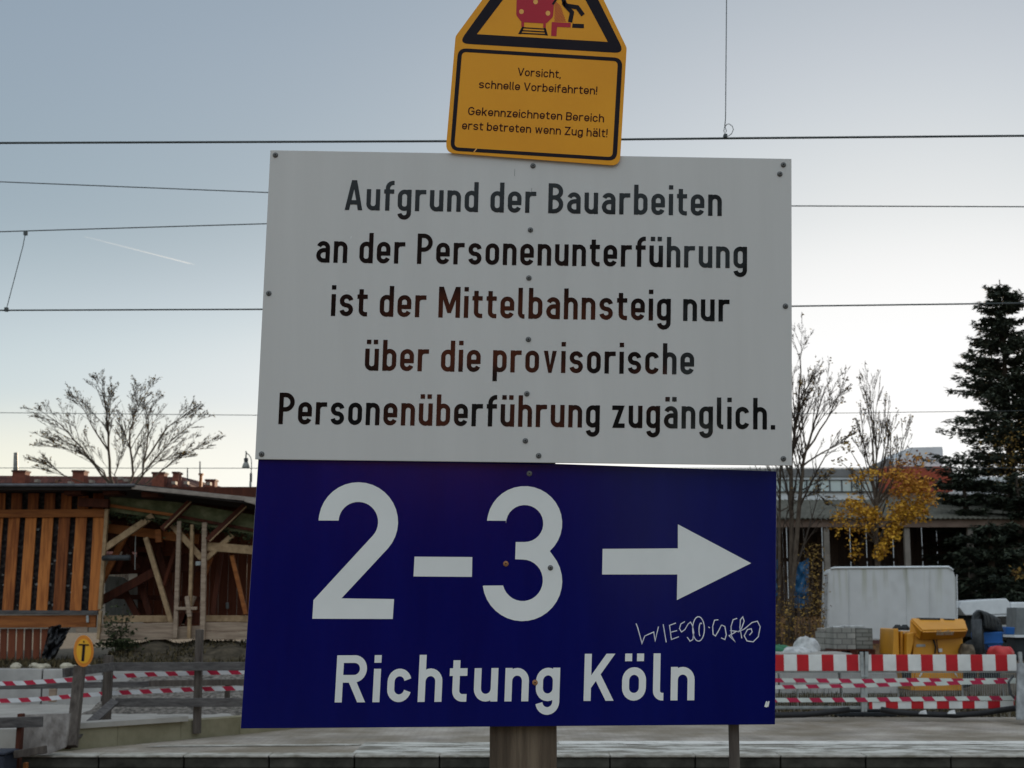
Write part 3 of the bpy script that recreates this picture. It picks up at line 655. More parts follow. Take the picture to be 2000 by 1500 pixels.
wire([(-700, 474), (0, 452.5), (515, 437), (1000, 422), (1420, 404), (1546, 402.2), (2000, 403.7), (2700, 410.2)], 15.3, .0065, 'messenger_wire', 'wire', o2)
wire([(50, 453), (45, 480), (13, 602)], 15.3, .0045, 'dropper', 'wire', o2)
for x, y in ((50, 455), (12.5, 604)):
    q = P(x, y, 15.3); MB().box(q.x - .02, q.x + .02, q.y - .02, q.y + .02, q.z - .026, q.z + .02).build('clamp', M['wire'], o2, bevel=.006)
o3 = thing('overhead_line', 'wire sloping down from the upper left and level right of the white board', 'wire')
wire([(-700, 325), (0, 355), (525, 376), (1000, 392), (1420, 400.5), (1546, 402), (2000, 403.5), (2700, 410)], 15.5, .0062, 'messenger_wire', 'wire', o3)
o4 = thing('overhead_line', 'thin distant wire crossing the crown of the left bare tree', 'wire')
wire([(-700, 800), (0, 806), (505, 811), (1546, 808), (2000, 802)], 38, .009, 'contact_wire', 'wire', o4)
o5 = thing('overhead_line', 'faint distant wire running just above the house chimneys', 'wire')
wire([(-700, 914), (0, 914), (505, 914.5), (1100, 914), (2700, 914)], 39, .009, 'contact_wire', 'wire', o5)

# ------------------------------------------------------------------ timber building on the left
tb = thing('timber_building', 'orange timber building with slatted wall and open braced bays', 'building')
D0 = 26.0
def bm_(z, a, b, wpx, D, th, name, m, parent=tb, conv=z1):
    p = P(*conv(*a), D); q = P(*conv(*b), D)
    return MB().beam(p, q, wpx / 3.75 / F * D, th).build(name, M[m], parent, bevel=.006)
# slatted wall
sl_ = MB(); random.seed(3)
for i in range(-1, 7):
    xt = 106 + i * 122.5; xb = 57 + i * 124
    wz = 80 if i < 5 else 92
    if i == 5: xt, xb, wz = 725, 692, 84
    if i == 6: continue
    sl_.beam(P(*z1(xt + 5, 545), D0), P(*z1(xb, 1283), D0), wz / 3.75 / F * D0, .03)
for i in range(-1, 6):
    xt = 128 + i * 121.5
    if i == 5: xt = 725
    sl_.beam(P(*z1(xt - 2, 425), D0 + .02), P(*z1(xt - 8, 556), D0 + .02), 76 / 3.75 / F * D0, .028)
sl_.build('slats', M['plank'], tb)
lo_ = MB()
for i in range(7):
    x = -40 + i * 62
    if 90 < x < 120: pass
    lo_.beam(P(*z2(x + 8, 185), D0 + .03), P(*z2(x, 447), D0 + .03), (46 if i % 2 else 50) / 3.846 / F * D0, .03)
lo_.build('lower_slats', M['backboard'], tb)
MB().beam(P(*z1(-60, 850), D0 + .12), P(*z1(748, 850), D0 + .12), 900 / 3.75 / F * D0, .02).build('netting', M['net'], tb)
nb = MB(); random.seed(8)                        # scraps caught in the netting between the slats
for i in range(46):
    q = P(*z1(random.uniform(-20, 640), random.uniform(620, 1270)), D0 + .095); r = random.uniform(.01, .035)
    a = random.uniform(0, 3)
    nb.face([q + Vector((r * math.cos(a + t) * 1.5, random.uniform(-.01, .01), r * math.sin(a + t))) for t in (0, 1.6, 3.0, 4.6)])
nb.build('caught_scraps', M['netarp'], tb)
bm_(0, (-60, 575), (775, 570), 58, D0 - .04, .06, 'rail', 'orange')
bm_(0, (-60, 1297), (720, 1300), 30, D0 - .06, .10, 'ledge', 'greywood')
bm_(0, (-60, 1365), (705, 1362), 88, D0 - .03, .08, 'bottom_beam', 'orange')
bm_(0, (640, 1322), (642, 1372), 18, D0 - .10, .03, 'bracket', 'galv')
bm_(0, (560, 1415), (645, 1412), 60, D0 - .03, .08, 'packing_block', 'sleeper')
# roof
rf = MB()
top = [(-160, 943), (262, 944.5), (500, 973), (560, 981)]; bot = [(-160, 956), (262, 957), (500, 985), (560, 993)]
fr = [P(x, y, 25.3) for x, y in top] + [P(x, y, 25.3) for x, y in reversed(bot)]
rf.hexa(fr, [v + Vector((0, 5.2, .12)) for v in fr]); roof = rf.build('roof', M['blackfelt'], tb)
MB().beam(P(-160, 947.5, 25.25), P(264, 948, 25.25), .055, .09).build('gutter', M['gutter'], roof, bevel=.02)
fa = MB(); fa.beam(P(258, 951, 25.27), P(500, 976, 25.27), .075, .04); fa.build('fascia', M['fascia'], roof)
bm_(0, (1795, 470), (1900, 500), 34, 25.2, .04, 'fascia', 'fascia', roof)
for x in (560, 840, 1120): bm_(0, (x, 400 + max(0, x - 990) * .13), (x + 1, 440 + max(0, x - 990) * .14), 120, 25.75, .5, 'rafter_end', 'darkwood', roof)
bm_(0, (580, 490), (800, 500), 62, D0 - .15, .14, 'purlin', 'darkwood')
# mossy band
mb = MB(); f = [P(*z1(x, y), D0 + .03) for x, y in ((800, 450), (1300, 490), (1900, 590), (1900, 745), (1300, 625), (800, 560))]
mb.hexa(f, [v + Vector((0, .05, 0)) for v in f]); mb.build('mossy_board', M['moss'], tb)
bm_(0, (805, 515), (1300, 590), 22, D0 - .01, .04, 'batten', 'orange'); bm_(0, (1300, 592), (1880, 700), 22, D0 - .01, .04, 'batten', 'darkwood')
# frame
for a, b, wz, D, nm, m in (
    ((785, 540), (733, 1275), 26, D0 - .05, 'post', 'pale'), ((738, 1285), (722, 1495), 22, D0 - .05, 'post', 'pale'),
    ((768, 830), (1122, 590), 46, D0 - .02, 'brace', 'pale'), ((785, 680), (1455, 765), 66, D0 + .35, 'beam', 'orange'),
    ((940, 690), (745, 1075), 42, D0 + .25, 'brace', 'orange'), ((1068, 750), (1258, 1375), 34, D0 + .15, 'brace', 'pale'),
    ((1190, 690), (1392, 490), 42, D0 - .12, 'brace', 'darkwood'), ((1522, 770), (1795, 515), 44, D0 - .12, 'brace', 'darkwood'),
    ((1205, 682), (1400, 486), 9, D0 - .21, 'brace_edge', 'pale'), ((1535, 778), (1806, 520), 9, D0 - .21, 'brace_edge', 'pale'),
    ((1315, 630), (1285, 1490), 30, D0 - .08, 'post', 'sleeper'), ((1410, 655), (1385, 1490), 24, D0 - .08, 'post', 'pale'),
    ((1500, 640), (1483, 1500), 34, D0 - .10, 'post', 'sleeper'), ((1258, 655), (1482, 905), 42, D0, 'brace', 'pale'),
    ((1520, 815), (1900, 845), 62, D0 - .02, 'beam', 'pale'), ((1510, 905), (1705, 730), 36, D0 - .01, 'brace', 'pale'),
    ((1545, 890), (1490, 1040), 30, D0 + .2, 'brace', 'orange'), ((1698, 880), (1800, 1310), 28, D0 + .1, 'brace', 'orange'),
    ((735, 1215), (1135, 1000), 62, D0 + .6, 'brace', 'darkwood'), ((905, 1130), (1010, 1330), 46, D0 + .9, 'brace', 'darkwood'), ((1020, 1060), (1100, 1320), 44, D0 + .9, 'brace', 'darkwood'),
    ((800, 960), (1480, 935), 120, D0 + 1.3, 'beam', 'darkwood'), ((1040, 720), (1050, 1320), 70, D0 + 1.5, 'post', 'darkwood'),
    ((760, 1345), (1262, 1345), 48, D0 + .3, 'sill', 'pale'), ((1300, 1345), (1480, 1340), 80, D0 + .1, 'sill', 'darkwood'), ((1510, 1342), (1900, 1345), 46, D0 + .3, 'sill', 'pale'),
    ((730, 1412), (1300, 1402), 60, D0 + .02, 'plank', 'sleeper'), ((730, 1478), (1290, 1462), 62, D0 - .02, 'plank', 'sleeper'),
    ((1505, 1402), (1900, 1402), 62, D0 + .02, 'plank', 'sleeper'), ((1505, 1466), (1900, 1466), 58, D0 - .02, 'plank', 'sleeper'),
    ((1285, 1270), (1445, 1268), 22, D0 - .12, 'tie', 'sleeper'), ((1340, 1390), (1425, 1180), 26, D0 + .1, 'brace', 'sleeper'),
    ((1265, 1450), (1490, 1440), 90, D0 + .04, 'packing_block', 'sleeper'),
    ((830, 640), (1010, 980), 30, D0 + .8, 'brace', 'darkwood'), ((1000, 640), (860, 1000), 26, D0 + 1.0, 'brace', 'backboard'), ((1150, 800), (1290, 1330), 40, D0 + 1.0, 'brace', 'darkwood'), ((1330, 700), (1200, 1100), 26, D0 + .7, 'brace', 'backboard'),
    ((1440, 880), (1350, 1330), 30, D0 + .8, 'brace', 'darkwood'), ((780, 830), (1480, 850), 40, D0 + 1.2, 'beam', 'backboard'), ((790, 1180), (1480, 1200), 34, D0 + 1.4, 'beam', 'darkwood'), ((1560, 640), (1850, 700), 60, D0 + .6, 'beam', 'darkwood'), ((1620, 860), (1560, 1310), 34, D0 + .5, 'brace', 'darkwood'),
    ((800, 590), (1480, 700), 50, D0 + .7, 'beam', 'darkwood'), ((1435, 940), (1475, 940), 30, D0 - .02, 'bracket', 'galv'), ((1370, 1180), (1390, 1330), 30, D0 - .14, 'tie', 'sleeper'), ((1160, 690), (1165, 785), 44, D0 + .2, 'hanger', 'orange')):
    bm_(0, a, b, wz, D, .09 if wz > 12 else .02, nm, m)
MB().tube([P(*z1(755, 900), D0 - .2), P(*z1(950, 897), D0 - .35)], .05, 12).build('drain_pipe', M['hose'], tb, smooth=True)
MB().tube([P(*z1(993, 735), D0 + .1), P(*z1(990, 850), D0 + .1), P(*z1(988, 985), D0 + .1)], .008, 5).build('hanging_cord', M['netarp'], tb)
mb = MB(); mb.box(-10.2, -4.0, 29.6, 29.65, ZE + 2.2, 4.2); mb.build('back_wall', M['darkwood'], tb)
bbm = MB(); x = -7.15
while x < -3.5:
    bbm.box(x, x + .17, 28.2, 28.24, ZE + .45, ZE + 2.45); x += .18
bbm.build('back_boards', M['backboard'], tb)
f = [P(*z1(x, y), 28.6) for x, y in ((770, 1030), (900, 1040), (1020, 1120), (1090, 1160), (1090, 1330), (770, 1330))]
mb = MB(); mb.hexa(f, [v + Vector((0, .02, 0)) for v in f]); mb.build('translucent_sheet', M['netarp'], tb)
iv = MB(); random.seed(11)                       # ivy fringe hanging under the mossy band
def leaf(mb, p, r, flat=.5):
    a = Vector((random.gauss(0, 1), random.gauss(0, 1), random.gauss(0, 1) * flat)).normalized(); b = a.cross(Vector((random.gauss(0, 1), random.gauss(0, 1), random.gauss(0, 1)))).normalized()
    mb.face([p - a * r, p + b * r * .55, p + a * r, p - b * r * .55])
for i in range(900):
    t = random.random(); x = 800 + t * 1050; y = 560 + t * 165 + abs(random.gauss(0, 1)) * (14 + 26 * (NZ.noise(Vector((x * .012, 0, 0))) > .1))
    leaf(iv, P(*z1(x, y), D0 - .05 + random.uniform(-.08, .08)), .03)
iv.build('ivy_fringe', M['leafgreen'], tb)
for i, (x0, w_) in enumerate(((1560, 20), (1650, 20))): bm_(0, (x0 + 15, 1225), (x0 + 15, 1270), w_, 28.1, .03, 'label_plate', 'greypanel')

sh = thing('weed_shrub', 'small green weed growing against the lower planks of the timber building', 'shrub')
fo = MB(); st = MB(); random.seed(21)
for i in range(14):
    p = P(*z1(885 + random.uniform(-40, 40), 1590), D0 - .5); q = p + Vector((random.uniform(-.3, .35), random.uniform(-.15, .15), random.uniform(.35, .85)))
    st.tube([p, (p + q) / 2 + Vector((0, 0, .05)), q], [.008, .006, .003], 4)
    for k in range(26): leaf(fo, p.lerp(q, random.uniform(.15, 1.05)) + Vector((random.gauss(0, .06), random.gauss(0, .06), random.gauss(0, .05))), .035)
for i in range(380): leaf(fo, P(*z1(random.gauss(870, 75), 1530 + random.gauss(0, 16)), D0 - .6), .04)
st.build('stem', M['bark'], sh); fo.build('foliage', M['leafgreen'], sh)

def sm_(u, v):
    x = -7.45 + u * 5.6; y = 25.0 + v * 1.15; e = min(1, u * 8)
    return (x, y, ZE - .03 + v ** .7 * .40 * e + .09 * NZ.noise(Vector((x * 2.6, y * 2.6, 4))) * e)
struct(sheet('soil_terrain', 60, 16, sm_, M['bankearth']))
wd_ = MB(); random.seed(31)
for i in range(2600):
    u, v = random.random(), random.random(); p = Vector(sm_(u, v)); 
    if NZ.noise(p * 1.3) < -.05: continue
    h = random.uniform(.03, .13); d = Vector((random.gauss(0, .6), random.gauss(0, .6), .8)).normalized() * h; sd = Vector((random.uniform(-1, 1), random.uniform(-1, 1), 0)).normalized() * .018
    wd_.face([p - sd, p + sd, p + d])
for i in range(2600):
    x = random.uniform(-9.3, -3.2); y = random.uniform(23.4, 25.8); k = NZ.noise(Vector((x * 1.2, y * 1.2, 7)))
    if k < -.1: continue
    p = Vector((x, y, ZE)); h = random.uniform(.04, .12 + .25 * max(0, k)); d = Vector((random.gauss(0, .4), random.gauss(0, .4), 1)).normalized() * h; sd = Vector((random.uniform(-1, 1), random.uniform(-1, 1), 0)).normalized() * .012
    wd_.face([p - sd, p + sd, p + d])
for i in range(3200):
    x = random.uniform(-9.3, -3.0); y = random.uniform(23.5, 26.2); p = Vector((x, y, ZE + .01)); h = random.uniform(.03, .14); d = Vector((random.gauss(0, .7), random.gauss(0, .7), .8)).normalized() * h; sd = Vector((random.uniform(-1, 1), random.uniform(-1, 1), 0)).normalized() * .02
    wd_.face([p - sd, p + sd, p + d])
tag(wd_.build('dry_weeds', M['weeds']), kind='stuff')
tp = thing('plastic_sack', 'crumpled black plastic sheet draped against the slatted wall', 'sheet')
def drape(u, v):
    px = 75 + u * 50 + (1 - v) * 3 + v * 0 + (18 * (1 - v) if u < .5 else 10 * (1 - v)) - 8 * v * (u - .5); py = 1226 + v * 66 - 6 * math.sin(u * 3.1) * (1 - v)
    if u > .55: py = 1226 + v * (66 - (u - .55) * 78)
    return P(px, py, D0 - .35 + .2 * NZ.noise(Vector((u * 3.3, v * 3.3, 2))) + .1 * NZ.noise(Vector((u * 9, v * 9, 5))) - .12 * v)
o = sheet('sheet', 24, 24, drape, M['trash']); o.parent = tp; sd = o.modifiers.new('solid', 'SOLIDIFY'); sd.thickness = .015

# ------------------------------------------------------------------ wooden fence, tapes and disc on the left of the platform
fn = thing('wooden_fence', 'grey weathered wooden fence with two rails at the platform edge', 'fence')
def zb(a, b, wz, D, th, name, m, parent, D2=None, bev=.006):
    return MB().beam(P(*z2(*a), D), P(*z2(*b), D2 or D), wz / 3.846 / F * D, th).build(name, M[m], parent, bevel=bev)
zb((862, 470), (2400, 464), 62, 19.45, .04, 'top_rail', 'greywood', fn); zb((870, 468), (478, 516), 62, 19.4, .04, 'top_rail', 'greywood', fn, 18.2)
zb((866, 738), (2400, 738), 62, 19.45, .04, 'lower_rail', 'greywood', fn)
zb((862, 728), (505, 1050), 62, 19.4, .04, 'brace', 'greywood', fn, 18.0)
zb((818, 385), (790, 1022), 58, 19.55, .12, 'post', 'greypost', fn); zb((1500, 190), (1478, 972), 52, 19.6, .10, 'post', 'greypost', fn)
zb((600, 470), (540, 1070), 72, 18.3, .12, 'post', 'greypost', fn, 17.95)
zb((585, 620), (505, 1075), 40, 18.5, .10, 'post', 'darkwood', fn, 18.05)
def tape(pts, D, hpx, m, label, group):
    mb = MB()
    for (a, b) in zip(pts[:-1], pts[1:]):
        q = [P(a[0], a[1] - hpx / 2, D), P(b[0], b[1] - hpx / 2, D), P(b[0], b[1] + hpx / 2, D), P(a[0], a[1] + hpx / 2, D)]
        mb.hexa(q, [v + Vector((0, .004, 0)) for v in q])
    return tag(mb.build('barrier_tape', M[m]), label, 'tape', group)
tape([z2(*p) for p in ((-60, 598), (180, 592), (350, 580), (560, 566), (850, 544), (1100, 528), (1450, 518), (1835, 510), (2200, 506))], 19.75, 8.5, 'tapel', 'upper red and white tape strung along the grey wooden fence', 'tapes on the wooden fence')
tape([z2(*p) for p in ((-60, 728), (180, 720), (370, 708), (560, 690), (850, 668), (1100, 656), (1450, 640), (1835, 630), (2200, 626))], 19.76, 8.5, 'tapel', 'lower red and white tape strung along the grey wooden fence', 'tapes on the wooden fence')
st_ = thing('wooden_stake', 'short pale stake standing between the grey wall panels and the tape', 'stake')
zb((402, 562), (396, 735), 50, 21.0, .08, 'shaft', 'sleeper', st_)
st2 = thing('wooden_rail', 'horizontal grey board behind the two fence tapes', 'board')
zb((-60, 620), (1120, 600), 42, 20.6, .04, 'board', 'greywood', st2); zb((1120, 595), (1840, 585), 44, 20.6, .04, 'board', 'greypost', st2)
st3 = thing('wooden_stake', 'short brown stake in the gravel near the blue sign edge', 'stake')
zb((1712, 590), (1706, 715), 36, 20.9, .08, 'shaft', 'greypost', st3)
dk = thing('pedestrian_sign', 'oval orange and yellow disc with a black T shaped figure', 'sign')
def ell(cx, cy, rx, ry, D, n=32): return [P(*z2(cx + rx * math.cos(2 * math.pi * i / n), cy + ry * math.sin(2 * math.pi * i / n)), D) for i in range(n)]
f = ell(627, 352, 74, 119, 18.1); MB().hexa(f, [v + Vector((0, .02, 0)) for v in f]).build('disc', M['disc'], dk)
f = ell(629, 354, 55, 92, 18.095); MB().hexa(f, [v + Vector((0, .003, 0)) for v in f]).build('face', M['discyellow'], dk)
mb = MB()
for q in ([(592, 298), (668, 302), (667, 312), (590, 310)], [(620, 306), (641, 306), (631, 428), (610, 428)], [(625, 276), (634, 276), (634, 290), (625, 290)]):
    f = [P(*z2(*p), 18.09) for p in q]; mb.hexa(f, [v + Vector((0, .003, 0)) for v in f])
mb.build('figure_mark', M['signblack'], dk)
fl_ = thing('wooden_fence', 'low dark broken fence at the lower left platform end', 'fence')
zb((-60, 893), (322, 882), 76, 17.0, .04, 'top_rail', 'greywood', fl_); zb((160, 822), (130, 1260), 38, 17.1, .10, 'post', 'darkwood', fl_)
zb((105, 1130), (350, 1090), 56, 16.9, .05, 'lower_rail', 'greypost', fl_); zb((195, 1190), (190, 1260), 26, 17.05, .08, 'stub', 'orange', fl_); zb((85, 1190), (80, 1260), 26, 17.05, .08, 'stub', 'orange', fl_)
rp = thing('rough_panel', 'rough grey brown sheet propped behind the low broken fence', 'panel')
f = [P(*z2(*p), D) for p, D in (((165, 832), 17.35), ((530, 822), 17.5), ((490, 1075), 17.3), ((360, 1130), 17.2), ((130, 1130), 17.2))]
MB().hexa(f, [v + Vector((0, .05, 0)) for v in f]).build('sheet', M['rough'], rp)
db = thing('plastic_crate', 'dark blue plastic crate cut off by the lower left corner', 'crate')
p = P(*z2(98, 1095), 16.9); MB().box(p.x - 1.1, p.x, 16.6, 17.1, -.95, p.z - .03).build('body', M['darkblue'], db, bevel=.03)
MB().box(p.x - 1.12, p.x + .02, 16.58, 17.12, p.z - .03, p.z).build('lid', M['darkblue'], db, bevel=.008)

# ------------------------------------------------------------------ barrier on the right of the platform
DB = 22.7
def zr(a, b, wz, D, th, name, m, parent, bev=.004):
    return MB().beam(P(*z4(*a), D), P(*z4(*b), D), wz / 3.571 / F * D, th).build(name, M[m], parent, bevel=bev)
def grille(mb, xa, xb, y0, y1, D, step=16):
    x = xa
    while x < xb:
        mb.tube([P(*z4(x, y0), D), P(*z4(x, y1), D)], .0026, 4); x += step
    for y in (y0, y1): mb.tube([P(*z4(xa, y), D), P(*z4(xb, y), D)], .009, 5)
for nm, xa, xb, lab in (('a', -360, 722, 'barrier with one striped board, left of the double steel posts'), ('b', 762, 1806, 'barrier with striped boards top and bottom, right of the double steel posts')):
    bf = thing('barrier', lab, 'barrier', 'red and white barriers on the far platform')
    MB().beam(P(*z4(xa + 3, 766), DB), P(*z4(xb - 3, 766), DB), 110 / 3.571 / F * DB, .03).build('striped_board', M['plank_rw'], bf, bevel=.006)
    g_ = MB(); grille(g_, xa + 4, xb - 4, 832, 1085, DB + .02); g_.build('grille', M['galv'], bf)
    g_ = MB()
    for x in ((280, 590) if nm == 'a' else (980, 1430, 1715)):
        g_.tube([P(*z4(x - 6, 900), DB + .05), P(*z4(x, 1000), DB + .06), P(*z4(x, 1080), DB + .1)], .012, 6)
    g_.build('stay', M['galv'], bf)
    zr((xa, 1076), (xb, 1076), 14, DB + .02, .03, 'bottom_bar', 'galv', bf)
    zr((xa, 830), (xb, 830), 9, DB + .02, .03, 'top_bar', 'galv', bf)
    xp = xb if nm == 'a' else xa
    s_ = 1 if nm == 'a' else -1
    zr((xp + 2 * s_, 690), (xp + 12 * s_, 1108), 22, DB - .03, .045, 'post', 'galv', bf)
    if nm == 'b':
        MB().beam(P(*z4(xa + 14, 1062), DB - .035), P(*z4(xb - 16, 1058), DB - .035), 50 / 3.571 / F * DB, .025).build('striped_board', M['plank_rw_low'], bf, bevel=.005)
        zr((722, 862), (765, 862), 12, DB - .05, .04, 'coupling', 'galv', bf)
ft = bf
q = G(*z4(745, 1136)); mb = MB()
for z0, z1_, e in ((.0, .07, 0), (.07, .12, .06)):
    b0 = [(q.x - .47 + e, q.y - .22 + e), (q.x + .47 - e, q.y - .22 + e), (q.x + .47 - e, q.y + .22 - e), (q.x - .47 + e, q.y + .22 - e)]
    mb.hexa([(x, y, z0 + .005) for x, y in b0], [(x * .985 + q.x * .015, y, z1_) for x, y in b0])
mb.build('rubber_foot', M['rubber'], ft, bevel=.015)
tape([z4(*p) for p in ((-300, 885), (120, 888), (430, 890), (745, 893), (1100, 886), (1430, 890), (1800, 886))], DB - .06, 8, 'tape', 'highest red and white tape tied along the steel barriers', 'tapes on the steel barriers')
tape([z4(*p) for p in ((-300, 945), (120, 936), (430, 930), (745, 925), (1000, 916), (1250, 912), (1430, 905), (1800, 896))], DB - .07, 7.5, 'tapeb', 'middle red and white tape tied along the steel barriers', 'tapes on the steel barriers')
tape([z4(*p) for p in ((-300, 1022), (120, 1026), (430, 1026), (745, 1024), (1100, 1019), (1430, 1015), (1800, 1012))], DB - .065, 8.5, 'tape', 'lowest red and white tape tied along the steel barriers', 'tapes on the steel barriers')
ca = thing('black_cable', 'black cable sagging along the ground below the steel barriers', 'cable')
for pts in (((-200, 1110), (120, 1132), (330, 1128), (480, 1112), (640, 1092)), ((860, 1092), (980, 1112), (1150, 1124), (1380, 1132), (1560, 1118), (1700, 1096), (1830, 1078))):
    MB().tube([P(*z4(*p), DB - .15) for p in pts], .045, 8).build('cable_run', M['cable'], ca, smooth=True)
wb = MB(); random.seed(41)
for i in range(5200):
    x = random.uniform(3.4, 11.5); y = random.uniform(23.5, 29.5); k = NZ.noise(Vector((x * 1.5, y * 1.5, 3)))
    p = Vector((x, y, -.04)); h = random.uniform(.05, .16 + .25 * max(0, k)); d = Vector((random.gauss(0, .5), random.gauss(0, .5), 1)).normalized() * h; sd = Vector((random.uniform(-1, 1), random.uniform(-1, 1), 0)).normalized() * .016
    wb.face([p - sd, p + sd, p + d])
tag(wb.build('yard_weeds', M['weeds']), kind='stuff')
mb = MB(); random.seed(5)
lt = thing('litter_scraps', 'pale paper scraps lying on the ground at the foot of the barriers', 'litter'); lt['kind'] = 'stuff'
for x, y in ((1350, 1106), (1150, 1108)):
    q = P(*z4(x, y), DB - .3); q.z = max(q.z, .03)
    mb.hexa([q + Vector((a, b, -.03)) for a, b in ((-.07, -.05), (.05, -.06), (.08, .05), (-.05, .06))], [q + Vector((a, b, .012 + a * .3)) for a, b in ((-.05, -.04), (.03, -.03), (.06, .03), (-.02, .04))])
mb.build('scraps', M['rubble'], lt)
# grey leaning plate at the right frame edge
gp = thing('barrier_board', 'scuffed grey barrier board leaning at the right frame edge', 'board')
f = [P(*z4(x, y), D) for x, y, D in ((1812, 770, 22.3), (2050, 770, 22.3), (2050, 1170, 21.8), (1806, 1165, 21.8))]
MB().hexa(f, [v + Vector((0, .05, 0)) for v in f]).build('board', pm('scuffed_board', (.10, .10, .10), (.30, .31, .31), 4, rough=.6, stretch=(2, 2, .8)), gp, bevel=.01)
zr((1828, 690), (1835, 780), 22, 22.4, .05, 'post', 'galv', gp)
MB().tube([P(*z4(1780, 860), 22.3), P(*z4(1750, 900), 22.2), P(*z4(1760, 980), 22.2), P(*z4(1790, 1010), 22.2)], .02, 6).build('strap', M['hose'], gp)

# concrete blocks behind the barrier
for i, (xa, xb) in enumerate(((-250, -140), (-135, 145), (152, 570), (578, 978))):
    y0 = P(*z4(0, 836), 30.7).z; a = P(*z4(xa, 838), 30.7).x; b = P(*z4(xb, 838), 30.7).x
    o = MB().hexa([(a, 30.7, -.05), (b, 30.7, -.05), (b, 31.3, -.05), (a, 31.3, -.05)], [(a + .01, 30.75, y0), (b - .01, 30.75, y0), (b - .01, 31.2, y0), (a + .01, 31.2, y0)]).build('concrete_block', M['concrete'], None, bevel=.02)
    tag(o, ('pale concrete block hidden mostly behind the blue sign', 'short pale concrete block beside the blue sign edge', 'long pale concrete block left of the barrier posts', 'pale concrete block behind and right of the barrier posts')[i], 'block', 'concrete blocks behind the barrier')
# slabs lying just above
o = MB(); p = P(*z4(130, 697), 31); q = P(*z4(640, 705), 31); o.box(p.x, q.x, 30.7, 32.2, p.z - .25, p.z); o = o.build('concrete_slab', M['ledge'], None, bevel=.03)
tag(o, 'pale flat slab lying behind the left striped board', 'slab')
# paver stacks on pallets
def paver_stack(xa, xb, y0, y1, D, dep, label, mossy=False):
    t = thing('paver_stack', label, 'pallet stack', 'stacks of pavers on pallets')
    a = P(*z4(xa, y1), D); b = P(*z4(xb, y0), D); w_ = b.x - a.x
    MB().box(a.x + .01, a.x + w_ * .56, D, D + dep, a.z, b.z).build('pavers', M['stone'], t, bevel=.012)
    MB().box(a.x + w_ * .57, b.x, D + .03, D + dep, a.z, b.z - .01).build('pavers', M['stonedark' if not mossy else 'concyellow'], t, bevel=.012)
    p_ = MB()
    for k in range(3): p_.box(a.x - .03 + k * (w_ - .1) / 2, a.x + .13 + k * (w_ - .1) / 2, D - .02, D + dep, a.z - .14, a.z - .03)
    p_.box(a.x - .03, b.x + .03, D - .03, D + dep, a.z - .03, a.z - .002).box(a.x - .03, b.x + .03, D - .03, D + dep, a.z - .165, a.z - .141); p_.build('pallet', M['darkwood'], t)
    # bearers carrying the pallet down to the yard
    MB().box(a.x + .1, b.x - .1, D + .1, D + dep - .1, 0, a.z - .166).build('base_block', M['concrete'], t)
    return t, a, b
t, a, b = paver_stack(530, 802, 522, 672, 33, .95, 'two tone stack of grey pavers on a dark pallet before the tarpaulin trailer')
mb = MB()
mb.box(a.x + .3, a.x + .75, 33.1, 33.6, b.z + .003, b.z + .05).box(a.x + .02, a.x + .26, 33.05, 33.5, b.z + .003, b.z + .03); mb.build('loose_slabs', M['rubble'], t, bevel=.01)
t2, a, b = paver_stack(458, 524, 548, 680, 33.8, .9, 'narrow mossy paver stack with pale top beside the two tone stack', True)
MB().box(a.x + .03, b.x, 33.8, 34.6, b.z + .003, b.z + .07).build('top_slab', M['ledge'], t2, bevel=.01)
# rubble bag and green sheet
def mound(name, xa, xb, yt, yb, D, m, label, cat, seed, dep=.7, mesh='sack'):
    t = thing(name, label, cat); a = P(*z4(xa, yb), D); b = P(*z4(xb, yt), D); w_ = (b.x - a.x) / 2; h = b.z - a.z; c = Vector((a.x + w_, D + dep / 2, a.z - .1))
    def f(u, v):
        th = u * 2 * math.pi; r = math.cos(v * math.pi / 2) ** .55; k = 1 + .16 * NZ.noise(Vector((math.cos(th) * 1.7, math.sin(th) * 1.7, v * 3 + seed)))
        return c + Vector((w_ * r * math.cos(th) * k, dep * .6 * r * math.sin(th) * k, (h + .1) * math.sin(v * math.pi / 2) * k))
    o = sheet(mesh, 36, 14, f, M[m]); o.parent = t
    return t
mound('rubble_sack', 262, 455, 590, 690, 32, 'rubble', 'lumpy white rubble sack behind the left striped board', 'sack', 3)
mound('green_sheet', 90, 250, 645, 700, 32, 'green', 'low green sheet heap beside the blue sign edge', 'sheet', 7)
mound('rubble_heap', 170, 420, 662, 712, 31.2, 'rubble', 'flat pale rubble heap in front of the white sack', 'heap', 12)

# tarpaulin trailer
tr = thing('covered_trailer', 'tall trailer under a grey tarpaulin with green streaks', 'trailer')
DT = 44
pts = [z4(x, y) for x, y in ((478, 612), (490, 140), (508, 108), (540, 102), (1330, 96), (1362, 118), (1384, 180), (1390, 612))]
f = [P(x, y, DT) for x, y in pts]; bk = [v + Vector((.30, 2.2, 0)) for v in f]
MB().hexa(f, bk).build('cover', M['tarp'], tr, bevel=.06)
mb = MB()
for y in (270, 380, 480): mb.tube([P(*z4(470, y - 10), DT - .02), P(*z4(468, y), DT + .3), P(*z4(466, y + 25), DT + .8)], .012, 5)
mb.tube([P(*z4(466, 150), DT + .3), P(*z4(455, 300), DT + .4), P(*z4(470, 520), DT + .3)], .02, 5)
mb.tube([P(*z4(1388, 150), DT - .02), P(*z4(1392, 350), DT - .02), P(*z4(1388, 600), DT - .02)], .015, 5)
mb.build('tie_rope', M['whitepaint'], tr)
hm = MB(); hm.tube([P(*z4(x, y), DT - .02) for x, y in ((508, 109), (540, 103), (1330, 97), (1362, 119))], .035, 6); hm.build('hem', M['whitepaint'], tr, smooth=True)
